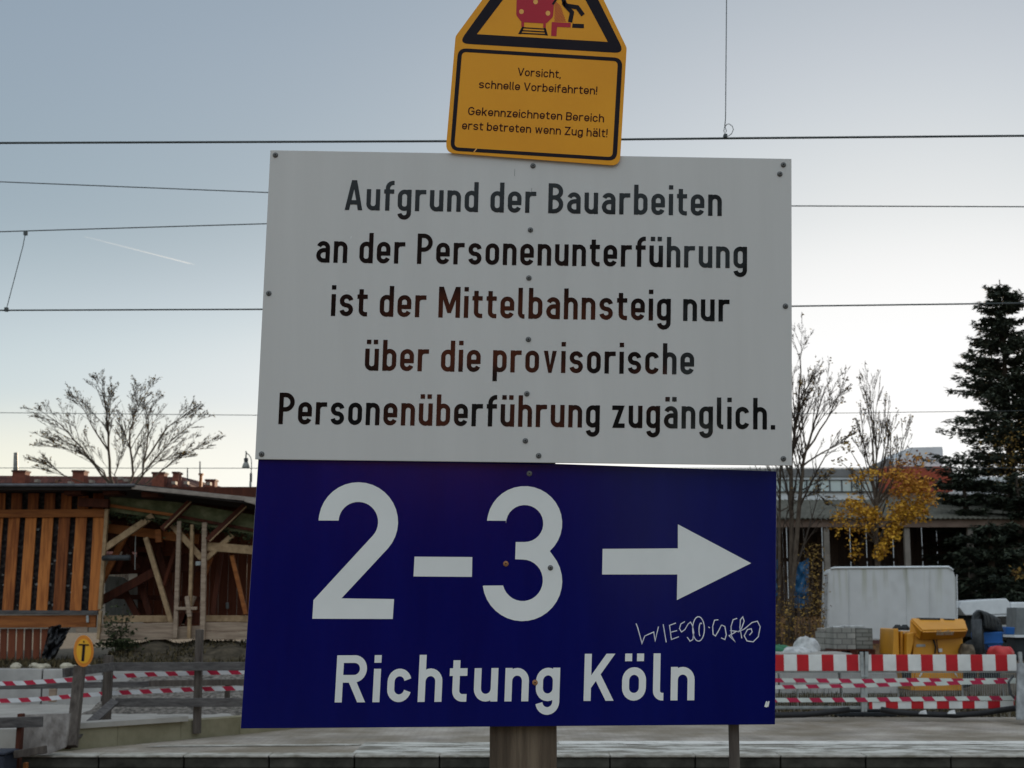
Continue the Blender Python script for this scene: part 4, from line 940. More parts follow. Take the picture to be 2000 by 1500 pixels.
for x in (640, 1040, 1200):
    MB().beam(P(*z4(x, 106), DT - .012), P(*z4(x + 3, 606), DT - .012), .03, .02).build('seam', M['tarp'], tr)
a = P(*z4(480, 612), DT); b = P(*z4(1392, 612), DT)
MB().box(a.x, b.x, DT + .02, DT + 2.1, a.z - .55, a.z + .02).build('bed', M['maroon'], tr)
for x in (a.x + .9, b.x - .9):
    o = MB().lathe((x, DT + .25, .33), [(.33, -.1), (.34, -.07), (.34, .07), (.33, .1)], 20, axis='y').build('wheel', M['rubber'], tr)
    MB().lathe((x, DT + .14, .33), [(.2, 0), (.16, .012)], 16, axis='y').build('rim', M['galv'], o)

# yellow machine
DM = 32
ym = thing('yellow_machine', 'yellow construction machine with a tilted hopper and white lettering', 'machine')
def zm(x, y): return (1730 + x / 7.407, 1190 + y / 7.407)
def slab(pts, D, dep, name, m, parent, conv=zm, bev=.02):
    f = [P(*conv(x, y), D) for x, y in pts]; return MB().hexa(f, [v + Vector((0, dep, 0)) for v in f]).build(name, M[m], parent, bevel=bev)
slab([(360, 1230), (410, 330), (1115, 330), (1120, 1230)], DM, 1.6, 'body', 'machine', ym)
slab([(300, 700), (310, 350), (415, 330), (405, 480), (355, 700)], DM - .1, .5, 'fender', 'machine', ym)
slab([(105, 670), (115, 280), (185, 280), (200, 670)], DM + .05, 1.2, 'side_panel', 'machine', ym); slab([(207, 670), (212, 318), (250, 318), (256, 670)], DM + .12, 1.1, 'side_panel', 'machinelow', ym)
slab([(200, 670), (200, 340), (360, 330), (360, 670)], DM + .5, .8, 'inner_frame', 'machinelow', ym)
slab([(415, 1200), (430, 915), (1120, 915), (1120, 1200)], DM - .05, .6, 'lower_panel', 'machine', ym)
# hopper: upper skin, folded lip underneath
hp = MB()
A_ = [P(*zm(x, y), D) for x, y, D in ((372, 150, DM + .2), (1120, 160, DM + .2), (1165, 300, DM - .42), (530, 315, DM - .42))]
B_ = [P(*zm(x, y), D) for x, y, D in ((1165, 300, DM - .42), (530, 315, DM - .42), (515, 430, DM - .2), (1120, 385, DM - .05))]
hp.face(A_).face([A_[3], A_[2], P(*zm(1125, 390), DM - .1), P(*zm(515, 425), DM - .1)])
hp.face([A_[0], A_[3], P(*zm(515, 425), DM - .1), P(*zm(365, 330), DM + .15)]).face([A_[1], P(*zm(1118, 330), DM + .9), P(*zm(1125, 390), DM - .1), A_[2]])
hp.face([A_[0], P(*zm(372, 150), DM + .9), P(*zm(1120, 160), DM + .9), A_[1]]); o = hp.build('hopper', M['machine'], ym); sd = o.modifiers.new('solid', 'SOLIDIFY'); sd.thickness = .03
for x0, x1, y in ((470, 760, 140), (820, 970, 150)): MB().beam(P(*zm(x0, y), DM + .25), P(*zm(x1, y + 4), DM + .25), .05, .3).build('rubber_strip', M['rubber'], ym)
MB().tube([P(*zm(690, 440), DM - .03), P(*zm(720, 540), DM - .06), P(*zm(712, 640), DM - .03)], .02, 6).build('hydraulic_hose', M['cable'], ym); MB().tube([P(*zm(735, 440), DM - .03), P(*zm(750, 560), DM - .06), P(*zm(770, 640), DM - .03)], .012, 6).build('hydraulic_hose', M['maroon'], ym)
slab([(440, 545), (448, 505), (570, 505), (572, 540)], DM - .012, .01, 'name_plate', 'galv', ym, bev=0)
slab([(765, 620), (765, 570), (815, 565), (820, 615)], DM - .012, .01, 'sticker', 'letterwhite', ym, bev=0)
hl = lambda px, py, off=0.0: on(px, py, DM - .40 + .0, 0, off + (py - 1233) * -.016)
mb = MB(); x0, y0 = zm(705, 378); x1, y1 = zm(985, 372); letter(mb, 'Filliertiller', x0, y0, x1, y1, 10, lambda px: .1, hl, .6, .72, .24, .12, .4, .05); mb.build('lettering', M['letterwhite'], ym)
for cx in (480, 1030):
    slab([(cx, 970), (cx + (35 if cx < 600 else -45), 915), (cx + (55 if cx < 600 else -20), 915), (cx + 18, 985)], DM - .07, .015, 'reflector', 'letterwhite', ym, bev=0)
for sx in (430, 1090):
    p = P(*zm(sx, 1100), DM + .3); o = MB().lathe((p.x, DM + .2, .3), [(.28, -.14), (.3, -.1), (.3, .1), (.28, .14)], 20, axis='y').build('wheel', M['rubber'], ym)
for x in (170, 275): 
    p = P(*zm(x, 262), DM + .3); MB().lathe((p.x, p.y, p.z - .06), [(.1, 0), (.11, .05), (.05, .12)], 10).build('cap', M['rubber'], ym)

# blue machine with hoses
def zk(x, y): return (1719 + x / 4.808, 1094 + y / 4.808)
bmh = thing('blue_machine', 'small blue tub machine under tangled black hoses', 'machine')
slab([(955, 680), (1150, 672), (1152, 790), (1095, 852), (1040, 850), (962, 745)], 37, .9, 'tub', 'bluepaint', bmh, zk); slab([(948, 772), (1156, 764), (1156, 780), (948, 788)], 36.95, .1, 'rim_band', 'bluepaint', bmh, zk, .005)
slab([(952, 676), (965, 610), (1140, 606), (1150, 668)], 37.1, .7, 'engine', 'rubber', bmh, zk); slab([(975, 1190), (1000, 830), (1120, 835), (1130, 1190)], 37.3, .5, 'stand', 'rubber', bmh, zk)
slab([(1180, 700), (1184, 628), (1268, 630), (1262, 702)], 38, .5, 'tank', 'bluepaint', bmh, zk)
random.seed(9)
def arch(i):
    x0 = 868 + i * 11; x1 = 985 + i * 17; y0 = 590; top = 478 + i * 7; pts = [(x0 + 18, 890), (x0 + 12, 760)]
    for k in range(13):
        t = math.pi * (1 - k / 12); pts.append(((x0 + x1) / 2 + (x1 - x0) / 2 * math.cos(t), y0 - (y0 - top) * math.sin(t) ** .8))
    pts.append((x1 + 12 + i * 2, 640 + i * 4)); return pts
for i in range(9):
    MB().tube([P(*zk(x + random.uniform(-3, 3), y), 36.5 + i * .06 + .02 * k) for k, (x, y) in enumerate(arch(i))], random.choice((.035, .045, .055)), 7).build('hose', M['hose'], bmh, smooth=True)
for i in range(5): MB().tube([P(*zk(872 + i * 16, 560), 36.4 + .05 * i), P(*zk(878 + i * 15, 700), 36.4), P(*zk(882 + i * 13 + random.uniform(-8, 8), 890), 36.4)], .05, 7).build('hose', M['hose'], bmh, smooth=True)
DC = 50
cv = thing('caravan', 'white caravan with angled roof behind the black hoses', 'caravan')
slab([(742, 445), (768, 388), (1000, 370), (1185, 360), (1220, 398), (1226, 508), (1050, 512), (800, 520)], DC, 2.1, 'roof', 'whitepaint', cv, zk, .03)
slab([(1050, 514), (1226, 510), (1226, 625), (1050, 625)], DC + .03, 1.9, 'body', 'whitepaint', cv, zk, .02); slab([(1098, 606), (1100, 528), (1200, 526), (1204, 606)], DC - .0, .04, 'window', 'glass', cv, zk, 0)
slab([(812, 720), (812, 522), (1048, 515), (1048, 720)], DC + .5, 1.4, 'body_shade', 'rubber', cv, zk, .01)  # caravan's lower body, its shadow put in as black colour
slab([(1050, 720), (1050, 628), (1226, 628), (1226, 720)], DC + .1, 1.8, 'underside', 'rubber', cv, zk, .01)
for x in (900, 1150):
    p = P(*zk(x, 760), DC); MB().lathe((p.x, DC + .4, .33), [(.32, -.1), (.33, -.06), (.33, .06), (.32, .1)], 18, axis='y').build('wheel', M['rubber'], cv)
vn = thing('white_van', 'white van with dark windows at the right frame edge', 'van')
slab([(1230, 615), (1230, 400), (1260, 394), (1700, 392), (1700, 760), (1240, 760)], DC + .4, 1.9, 'body', 'whitepaint', vn, zk, .04)
slab([(1234, 580), (1236, 538), (1276, 536), (1278, 580)], DC + .37, .05, 'window', 'glass', vn, zk, 0)
for x in (1330, 1600):
    p = P(*zk(x, 760), DC); MB().lathe((p.x, DC + .38, .33), [(.32, -.1), (.33, -.06), (.33, .06), (.32, .1)], 18, axis='y').build('wheel', M['rubber'], vn)
zc = z4
gx = thing('grey_cabinet', 'grey metal cabinet with a pale shelf at the right frame edge', 'cabinet')
slab([(1800, 570), (1805, 380), (2100, 385), (2100, 570)], 39, .8, 'panel', 'greypanel', gx, zc); slab([(1790, 590), (1790, 572), (2100, 572), (2100, 590)], 38.9, .9, 'shelf', 'whitepaint', gx, zc, .005)
slab([(1800, 690), (1795, 592), (2100, 592), (2100, 690)], 39.05, .7, 'lower_box', 'rubber', gx, zc)
mound('red_sheet', 1640, 1830, 655, 715, 30.5, 'redplastic', 'crumpled red plastic behind the right end of the striped board', 'sheet', 5)
mound('earth_heap', 1440, 1540, 640, 720, 31.5, 'earth', 'small brown earth heap right of the yellow machine', 'heap', 15)

# ------------------------------------------------------------------ shed, factory, houses
sd_ = thing('open_shed', 'long open shed with corrugated roof behind the trailer', 'shed')
DS = 54
xl, xr = P(1180, 1000, DS).x, P(2250, 1000, DS).x
ze = P(1600, 1014, DS).z; zt = P(1600, 977, DS + 7).z
rf = MB(); n = 220
for i in range(n):
    xa = xl + (xr - xl) * i / n; xb = xl + (xr - xl) * (i + 1) / n; ha = .05 * (i % 2); hb = .05 * ((i + 1) % 2)
    rf.face([(xa, DS - .3, ze + ha), (xb, DS - .3, ze + hb), (xb, DS + 7, zt + hb), (xa, DS + 7, zt + ha)])
o = rf.build('roof', pm('corrugated_roof', (.055, .052, .04), (.13, .125, .10), 2.5, rough=.9), sd_); so_ = o.modifiers.new('solid', 'SOLIDIFY'); so_.thickness = .03
MB().box(xl, xr, DS - .15, DS + .05, P(1600, 1030, DS).z, P(1600, 1015, DS).z).build('front_beam', M['shedbeam'], sd_)
for z_ in (40, 505, 1095, 1560):
    x = P(*z3(z_, 1000), DS).x; MB().box(x - .1, x + .1, DS - .05, DS + .15, -.2, P(1600, 1031, DS).z).build('post', M['shedpost'], sd_)
bk = MB(); x = xl; random.seed(14)
while x < xr:
    wd = random.uniform(.14, .2); bk.box(x, x + wd, DS + 4.0, DS + 4.03, -.1, 5.55); x += wd + random.choice((.002, .004, .006, .008, .03))
bk.build('back_wall', M['shedwood'], sd_); MB().box(xl, xr, DS + 4.05, DS + 4.15, 3.6, 3.75).box(xl, xr, DS + 4.05, DS + 4.15, 1.2, 1.35).build('wall_rail', M['shedwood'], sd_)
fc = thing('factory', 'white factory with window band, red block and roof tower', 'building')
DF = 80
def fz(x, y, D=DF): return P(*z3(x, y), D)
def fbox(xa, xb, ya, yb, D, dep, name, m, parent=fc, zlow=None):
    a = fz(xa, yb, D); b = fz(xb, ya, D); return MB().box(a.x, b.x, D, D + dep, a.z if zlow is None else zlow, b.z).build(name, M[m], parent)
fbox(-900, 945, 432, 490, DF - .1, 14, 'roof_edge', 'facgrey'); fbox(-900, 4500, 492, 800, DF, 12, 'wall', 'facwhite', zlow=-.1)  # wall runs on unseen past the frame, lengthened to block the low sun
wn = fbox(-900, 945, 512, 602, DF - .06, .03, 'window', 'facglass')
mu = MB(); random.seed(2)
x = -880
while x < 945:
    a = fz(x, 602, DF - .12); b = fz(x + random.choice((5, 5, 12)), 512, DF - .12); mu.box(a.x, b.x, DF - .12, DF - .07, a.z, b.z); x += random.choice((72, 82, 88))
a = fz(-900, 604, DF - .12); b = fz(945, 512, DF - .12); mu.box(a.x, b.x, DF - .13, DF - .065, a.z, a.z + .05); mu.box(a.x, b.x, DF - .13, DF - .065, b.z - .04, b.z); mu.build('window_frame', M['facframe'], wn)
fbox(935, 1420, 418, 598, DF - 1.5, 13, 'red_block', 'facred')
f = [fz(x, y, DF - .5) for x, y in ((1000, 416), (1040, 350), (1115, 278), (1350, 272), (1356, 300), (1356, 416))]
tw = MB().hexa(f, [v + Vector((0, 6, 0)) for v in f]).build('roof_tower', M['facwhite'], fc)
c = fz(1180, 376, DF - .62); rg = MB(); n = 24
for i in range(n):
    a0_, a1_ = 2 * math.pi * i / n, 2 * math.pi * (i + 1) / n
    rg.hexa([c + Vector((r_ * math.cos(t), 0, r_ * math.sin(t))) for r_, t in ((.27, a0_), (.31, a0_), (.31, a1_), (.27, a1_))] if False else [c + Vector((r_ * math.cos(t), 0, r_ * math.sin(t))) for r_, t in ((.245, a0_), (.30, a0_), (.30, a1_), (.245, a1_))],
            [c + Vector((r_ * math.cos(t), .1, r_ * math.sin(t))) for r_, t in ((.245, a0_), (.30, a0_), (.30, a1_), (.245, a1_))])
rg.lathe(c, [(.03, 0), (.03, .02)], 10, axis='y'); rg.build('round_emblem', M['facframe'], tw)
f = [fz(x, y, DF - .4) for x, y in ((890, 420), (900, 385), (960, 355), (990, 380), (1000, 420))]; MB().hexa(f, [v + Vector((0, 3, 0)) for v in f]).build('roof_vent', M['facgrey'], fc)

hr = thing('house_row', 'row of old houses with dark red tiled roofs and brick chimneys', 'building')
zr_ = P(100, 927, 81).z
RA = P(-300, 927, 81); RB = P(357, 931.5, 81); RC = P(458, 957, 92); RD = Vector((RC.x + 1.3, 118, RC.z))
for o_, a, b in ((0, RA, RB), (1, RB, RC), (2, RC, RD)):
    d = (b - a).normalized(); nrm = Vector((d.y, -d.x, 0)); 
    if nrm.y > 0 and o_ == 0: nrm = -nrm
    e = nrm * 6; drop = Vector((0, 0, -4.6))
    if o_ == 0: pa, pb_ = a + e + drop, b + e + drop + Vector((5, 0, 0))
    else: pa, pb_ = a + Vector((5 if o_ == 1 else 6, -6 if o_ == 1 else -2, 0)) + drop, b + Vector((6, -2, 0)) + drop
    mb = MB(); th = Vector((0, 0, -.25)); q = [a, b, pb_, pa]; mb.hexa([v + th for v in q], q); mb.build('roof', M['rooftile'], hr)
    q2 = [a, b, b - e + drop, a - e + drop] if o_ == 0 else [a, b, b + Vector((-5, 1, -4.6)), a + Vector((-5, 1, -4.6))]
    mb = MB(); mb.hexa([v + th for v in q2], q2); mb.build('roof', M['rooftile'], hr)
MB().box(RA.x, RB.x + 4.5, 76.2, 86, 0, RA.z - 4.5).build('wall', M['rendered'], hr); MB().hexa([(RB.x - 3, 78, 0), (RB.x + 4, 77, 0), (RC.x + 5, 110, 0), (RC.x - 4, 110, 0)], [(RB.x - 3, 78, 4.9), (RB.x + 4, 77, 4.9), (RC.x + 5, 110, 4.9), (RC.x - 4, 110, 4.9)]).build('wall', M['rendered'], hr)
def z6(x, y): return (x / 3.846, 680 + y / 3.846)
def chim(xa, xb, yt, D, m='brick', hh=1.6, dep=.8):
    a = P(*z6(xa, yt), D); b = P(*z6(xb, yt), D)
    o = MB().box(a.x, b.x, D, D + dep, a.z - hh, a.z - .1).build('chimney', M[m], hr); MB().box(a.x - .05, b.x + .05, D - .05, D + dep + .05, a.z - .1, a.z).build('chimney_cap', M['rooftile' if m == 'brick' else m], o); return o
c1 = chim(95, 190, 916, 79.5); chim(545, 632, 916, 79.6); chim(1145, 1235, 930, 79.8, 'brick'); chim(1298, 1342, 928, 79.5); chim(1545, 1615, 984, 84); chim(1765, 1828, 1044, 90, dep=1.5); chim(1834, 1900, 1052, 91, 'darkwood', dep=1.2); chim(1498, 1518, 940, 82, 'orange', 1.2, .2)
q = P(*z6(118, 916), 79.7); MB().tube([q, P(*z6(119, 785), 79.7)], [.14, .11], 8).build('chimney_pipe', M['lampgrey'], c1)
mb = MB()
for x, y in ((280, 995), (530, 1010), (690, 1000), (820, 1010), (950, 990), (1310, 1010), (1400, 1010), (905, 975), (1570, 1016)):
    p = P(*z6(x, y), 78.4); mb.box(p.x - .1, p.x + .1, p.y - .2, p.y + .3, p.z - .1, p.z + .06)
mb.build('roof_hatch', M['fascia'], hr)
for x, y0_, y1_ in ((1408, 900, 1060), (1502, 850, 950)): MB().tube([P(*z6(x, y1_), 79), P(*z6(x, y0_), 79)], .035, 5).build('aerial', M['facframe'], hr)

# street lamp
sl2 = thing('street_lamp', 'bell shaped street lamp hanging from a thin curved arm', 'street lamp')
def zl(x, y): return (440 + x / 10.717, 860 + y / 10.717)
DL = 42
q = P(*zl(530, 990), DL); MB().tube([(q.x, DL, 0), (q.x, DL, 3.0), P(*zl(528, 860), DL)], [.045, .036, .033], 10).build('pole', M['lampgrey'], sl2, smooth=True)
MB().tube([P(*zl(536, 870), DL), P(*zl(538, 690), DL)], .036, 10).build('sleeve', M['facframe'], sl2)
MB().tube([P(*zl(x, y), DL) for x, y in ((540, 700), (548, 560), (548, 440), (532, 360), (490, 300), (450, 268), (425, 225))], [.014] * 6 + [.02], 7).build('arm', M['lampgrey'], sl2, smooth=True)
c = P(*zl(430, 575), DL); u = DL / F / 10.717
lp = MB().lathe(c, [(82 * u, 0), (80 * u, 18 * u), (62 * u, 75 * u), (44 * u, 112 * u)], 18).build('lamp_shade', M['lampgrey'], sl2, smooth=True)
MB().lathe(c + Vector((0, 0, 112 * u)), [(38 * u, 0), (44 * u, 40 * u), (46 * u, 82 * u), (30 * u, 95 * u)], 14).build('lamp_head', M['facframe'], sl2)
MB().tube([P(*zl(432, 400), DL), P(*zl(434, 320), DL), P(*zl(440, 262), DL)], .02, 6).build('hanger', M['facframe'], sl2)

# ------------------------------------------------------------------ trees
def bare(name, label, paths, D, seed, lv=3, kids=(8, 5, 3), spread=.45, shrink=.4, up=.1, leafy=0, twig=.007, jit=.5, base=None, wob=.045, thin=1.0, cut=True):
    """paths: main stems as (points in pixels, start radius, end radius), set at depth D with a random sideways run in depth"""
    rnd = random.Random(seed); t = thing(name, label, 'tree', 'bare trees'); tk = MB(); cr = MB(); lf = MB()
    def kidsof(pts, rads, L, k):
        n = len(pts) - 1
        for j in range(kids[k] + (1 if rnd.random() < .4 else 0)):
            i = (.22 + .78 * rnd.random() ** .8) * n * .999; a = int(i); q = pts[a].lerp(pts[a + 1], i - a); d = (pts[a + 1] - pts[a]).normalized(); ang = rnd.uniform(0, 2 * math.pi)
            e = Vector((math.cos(ang), math.sin(ang) * .8, .1)); e = (e - d * e.dot(d)).normalized()
            nd = (d + e * rnd.uniform(spread * .55, spread * 1.35) + Vector((0, 0, up))).normalized()
            br(q, nd, L * shrink * rnd.uniform(.6, 1.2) * (1.3 - 1.0 * i / n), max(twig, rads[a] * (.5 if k == 0 else .62)), k + 1)
    def br(p, d, L, r, k):
        n = 4; pts = [p]
        for i in range(n):
            d = (d + Vector((rnd.gauss(0, wob), rnd.gauss(0, wob), rnd.gauss(0, wob * .6) + up * .10))).normalized(); p = p + d * (L / n); pts.append(p)
        rads = [max(twig, r * (1 - .8 * i / n)) for i in range(n + 1)]
        cr.tube(pts, rads, 4 if k < 3 else 3, cap=False)
        if leafy and k >= 2:
            for q in pts[2:]:
                if rnd.random() < leafy: leaf(lf, q + Vector((rnd.gauss(0, .06), rnd.gauss(0, .06), rnd.gauss(0, .06))), .055)
        if k < lv: kidsof(pts, rads, L, k)
    for px, r0, r1 in paths:
        dy = rnd.uniform(-jit, jit); n = len(px) - 1
        raw = [P(x, y, D + dy * i / n) for i, (x, y) in enumerate(px)]; pts = []
        for i in range(n):
            for m in range(3): pts.append(raw[i].lerp(raw[i + 1], m / 3) + (Vector((rnd.gauss(0, .03), rnd.gauss(0, .03), 0)) if m else Vector()))
        pts.append(raw[-1]); L = sum((pts[i + 1] - pts[i]).length for i in range(len(pts) - 1))
        pts = pts[:-1] if cut else pts
        rads = [max(twig, (r0 + (r1 - r0) * (i / (len(pts) - 1)) ** .8) * thin) for i in range(len(pts))]
        tk.tube(pts, rads, 7, cap=False); kidsof(pts, rads, L, 0)
    if base: tk.tube(base[0], base[1], 10)
    tk.build('trunk', M['bark'], t, smooth=True); cr.build('crown', M['barkdark'], t)
    if lf.f: lf.build('leaves', M['leafbrown'], t)
    return t
DTL = 66; Q6 = lambda pts: [z6(*p) for p in pts]
b0 = P(243, 1010, DTL); b0 = Vector((b0.x, DTL, 0)); fk = P(243, 975, DTL)
bare('bare_tree', 'wide bare tree spreading above the house roofs on the left', [(Q6(p), r0, r1) for p, r0, r1 in (
    ([(890, 1100), (760, 950), (620, 750), (450, 570), (320, 480), (225, 440)], .12, .012), ([(890, 1090), (770, 930), (690, 840), (560, 730), (440, 690), (230, 620)], .09, .010),
    ([(880, 1090), (825, 950), (815, 650), (790, 420), (770, 290), (730, 235)], .17, .012), ([(820, 780), (700, 600), (600, 420), (500, 290)], .08, .012), ([(815, 640), (830, 420), (855, 215)], .07, .012),
    ([(950, 1100), (1000, 950), (975, 620), (1030, 430), (1035, 200)], .16, .012), ([(975, 620), (1000, 500), (1100, 340), (1210, 170)], .08, .012),
    ([(960, 1100), (1070, 950), (1110, 650), (1130, 450), (1220, 340)], .13, .012), ([(1080, 860), (1250, 600), (1400, 490), (1480, 430)], .09, .012),
    ([(970, 1090), (1090, 930), (1300, 680), (1430, 580), (1540, 510)], .09, .012), ([(1000, 1100), (1200, 930), (1350, 810), (1560, 720), (1680, 670)], .08, .010),
    ([(860, 1100), (470, 950), (350, 870), (160, 830)], .06, .010), ([(900, 1080), (860, 950), (920, 780), (970, 560), (880, 350)], .07, .010),
    ([(860, 1080), (780, 920), (600, 780), (430, 740), (240, 740)], .07, .010), ([(990, 1000), (1140, 860), (1330, 820), (1520, 815)], .05, .01))],
    DTL, 5, lv=3, kids=(18, 9, 7), spread=.55, shrink=.36, up=.07, leafy=.02, twig=.0058, jit=2, thin=.55, wob=.03, base=([b0, b0 + Vector((0, 0, 2.4)), fk, fk + Vector((0, 0, .3))], [.42, .33, .28, .15]))
DTR = 44
bare('bare_tree', 'tall bare tree with several trunks right beside the white board', [
    ([(1548, 1290), (1547, 1200), (1545, 920), (1552, 848), (1560, 780), (1563, 700), (1568, 648)], .15, .01), ([(1538, 1290), (1542, 1200), (1563, 965), (1568, 907), (1587, 840), (1605, 780), (1628, 715)], .15, .01),
    ([(1568, 910), (1608, 883), (1645, 864), (1685, 832)], .05, .008), ([(1524, 1290), (1522, 1180), (1524, 915), (1535, 820), (1548, 700)], .11, .01), ([(1575, 880), (1615, 820), (1640, 770), (1662, 700)], .05, .008),
    ([(1552, 848), (1575, 760), (1600, 690)], .05, .008), ([(1545, 930), (1500, 820), (1470, 720)], .07, .01), ([(1560, 960), (1600, 940), (1632, 915)], .04, .008), ([(1522, 1000), (1590, 960), (1650, 1005)], .03, .008)],
    DTR, 17, lv=3, kids=(18, 9, 7), spread=.55, shrink=.30, up=.10, leafy=.012, twig=.0042, jit=.8, thin=.72, wob=.03)
DT2 = 50
bare('bare_tree', 'slender bare tree with upright twigs above the yellow leaves', [
    ([(1714, 1290), (1713, 1100), (1712, 981), (1707, 915), (1707, 840), (1701, 795), (1699, 742)], .13, .008), ([(1712, 980), (1690, 900), (1672, 800)], .045, .007), ([(1712, 975), (1730, 880), (1758, 790)], .05, .007),
    ([(1708, 920), (1722, 840), (1737, 765)], .05, .007), ([(1712, 1000), (1745, 940), (1763, 860), (1776, 805)], .05, .007), ([(1712, 1010), (1680, 960), (1652, 905)], .04, .007), ([(1710, 960), (1686, 860), (1682, 770)], .045, .007), ([(1711, 985), (1740, 890), (1745, 800)], .04, .007)],
    DT2, 29, lv=3, kids=(13, 8, 6), spread=.38, shrink=.34, up=.22, leafy=.015, twig=.0045, jit=.7, thin=.72, wob=.03)
# lower yellow foliage: a small maple in front of the shed
rnd = random.Random(33); mt = thing('yellow_maple', 'small maple with yellow autumn leaves in front of the shed', 'tree')
DY = 48; lf = MB(); lo2 = MB(); tk = MB(); lb_ = MB()
root = Vector((P(1712, 1150, DY).x, DY, 0)); fork = P(1712, 1060, DY)
tk.tube([root, (root + fork) / 2 + Vector((.05, 0, 0)), fork], [.13, .10, .08], 9, cap=True)
for cx, cy, rx, ry, n, mm in ((1668, 985, 20, 16, 260, 0), (1690, 1000, 26, 15, 360, 0), (1706, 1012, 18, 14, 200, 0), (1640, 1008, 18, 12, 90, 0), (1768, 990, 26, 16, 400, 0), (1800, 985, 14, 20, 240, 0), (1785, 1005, 24, 12, 260, 0), (1752, 1015, 18, 14, 260, 0), (1742, 1040, 16, 18, 330, 0), (1722, 1068, 13, 16, 280, 0), (1714, 1085, 9, 7, 90, 0), (1655, 1030, 26, 16, 90, 0), (1690, 1030, 20, 14, 110, 0), (1668, 1075, 14, 22, 60, 0),
                            (1700, 925, 26, 12, 110, 0), (1680, 935, 20, 10, 60, 0), (1770, 935, 34, 18, 430, 1), (1795, 950, 24, 14, 300, 1), (1760, 960, 22, 12, 160, 1), (1745, 925, 18, 14, 120, 1), (1815, 975, 18, 14, 120, 1), (1790, 895, 26, 14, 60, 1), (1760, 905, 20, 12, 50, 1), (1655, 870, 14, 14, 50, 2), (1640, 900, 12, 10, 25, 2)):
    for i in range(n):
        g_ = (rnd.gauss(0, .55), rnd.gauss(0, .55)); q = P(cx + rx * g_[0], cy + ry * g_[1], DY + rnd.gauss(0, .45))
        leaf((lf, lo2, lb_)[mm], q, rnd.uniform(.045, .085))
    c = P(cx, cy, DY + rnd.gauss(0, .3)); s0 = fork if cy > 960 else fork + Vector((0, 0, 1.2)); mid = (s0 + c) / 2 + Vector((0, 0, .25))
    tk.tube([s0, mid, c], [.03, .02, .008], 5, cap=False)
tk.tube([fork, fork + Vector((.02, 0, 1.3))], [.07, .05], 7)
tk.build('trunk', M['bark'], mt); random.seed(6); lf.build('crown', M['leafyellow'], mt); lo2.build('crown', M['leaforange'], mt); lb_.build('crown', M['leafbrown'], mt)
# climbing leaves around the multi-trunk tree
iv = thing('climbing_bush', 'brown and yellow leaved climber around the foot of the bare trunks', 'bush'); lf = MB(); st2_ = MB(); rnd = random.Random(8)
for i in range(1500):
    x = rnd.uniform(1440, 1612); y = 1215 + rnd.gauss(0, 34)
    leaf(lf, P(x, min(y, 1262), 43.3 + rnd.gauss(0, .3)), rnd.uniform(.03, .06))
for i in range(500):
    x = rnd.gauss(1590, 12); leaf(lf, P(x, rnd.uniform(1060, 1210), 43.6 + rnd.gauss(0, .2)), rnd.uniform(.03, .05))
for i in range(24):
    x = rnd.uniform(1500, 1605); st2_.tube([P(x, 1265, 43.4), P(x + rnd.gauss(0, 8), 1210, 43.4), P(x + rnd.gauss(0, 14), rnd.uniform(1090, 1180), 43.4)], [.015, .01, .006], 4)
lf.build('foliage', M['leafbrown'], iv); st2_.build('stem', M['bark'], iv)
bt_ = thing('blue_tarpaulin', 'shiny blue tarpaulin hanging behind the bare trunks', 'sheet')
def bl(u, v): return P(1553 + u * 27 - 3 * v * (1 - u), 1093 + v * 92 + 5 * math.sin(u * 4), 47 + .18 * NZ.noise(Vector((u * 3, v * 5, 4))))
o = sheet('sheet', 16, 30, bl, M['bluetarp']); o.parent = bt_
def bl2(u, v): return P(1500 + u * 24, 1092 + v * 70 + 5 * math.sin(u * 4), 47 + .18 * NZ.noise(Vector((u * 3, v * 5, 9))))
o = sheet('sheet', 16, 30, bl2, M['bluetarp']); o.parent = bt_

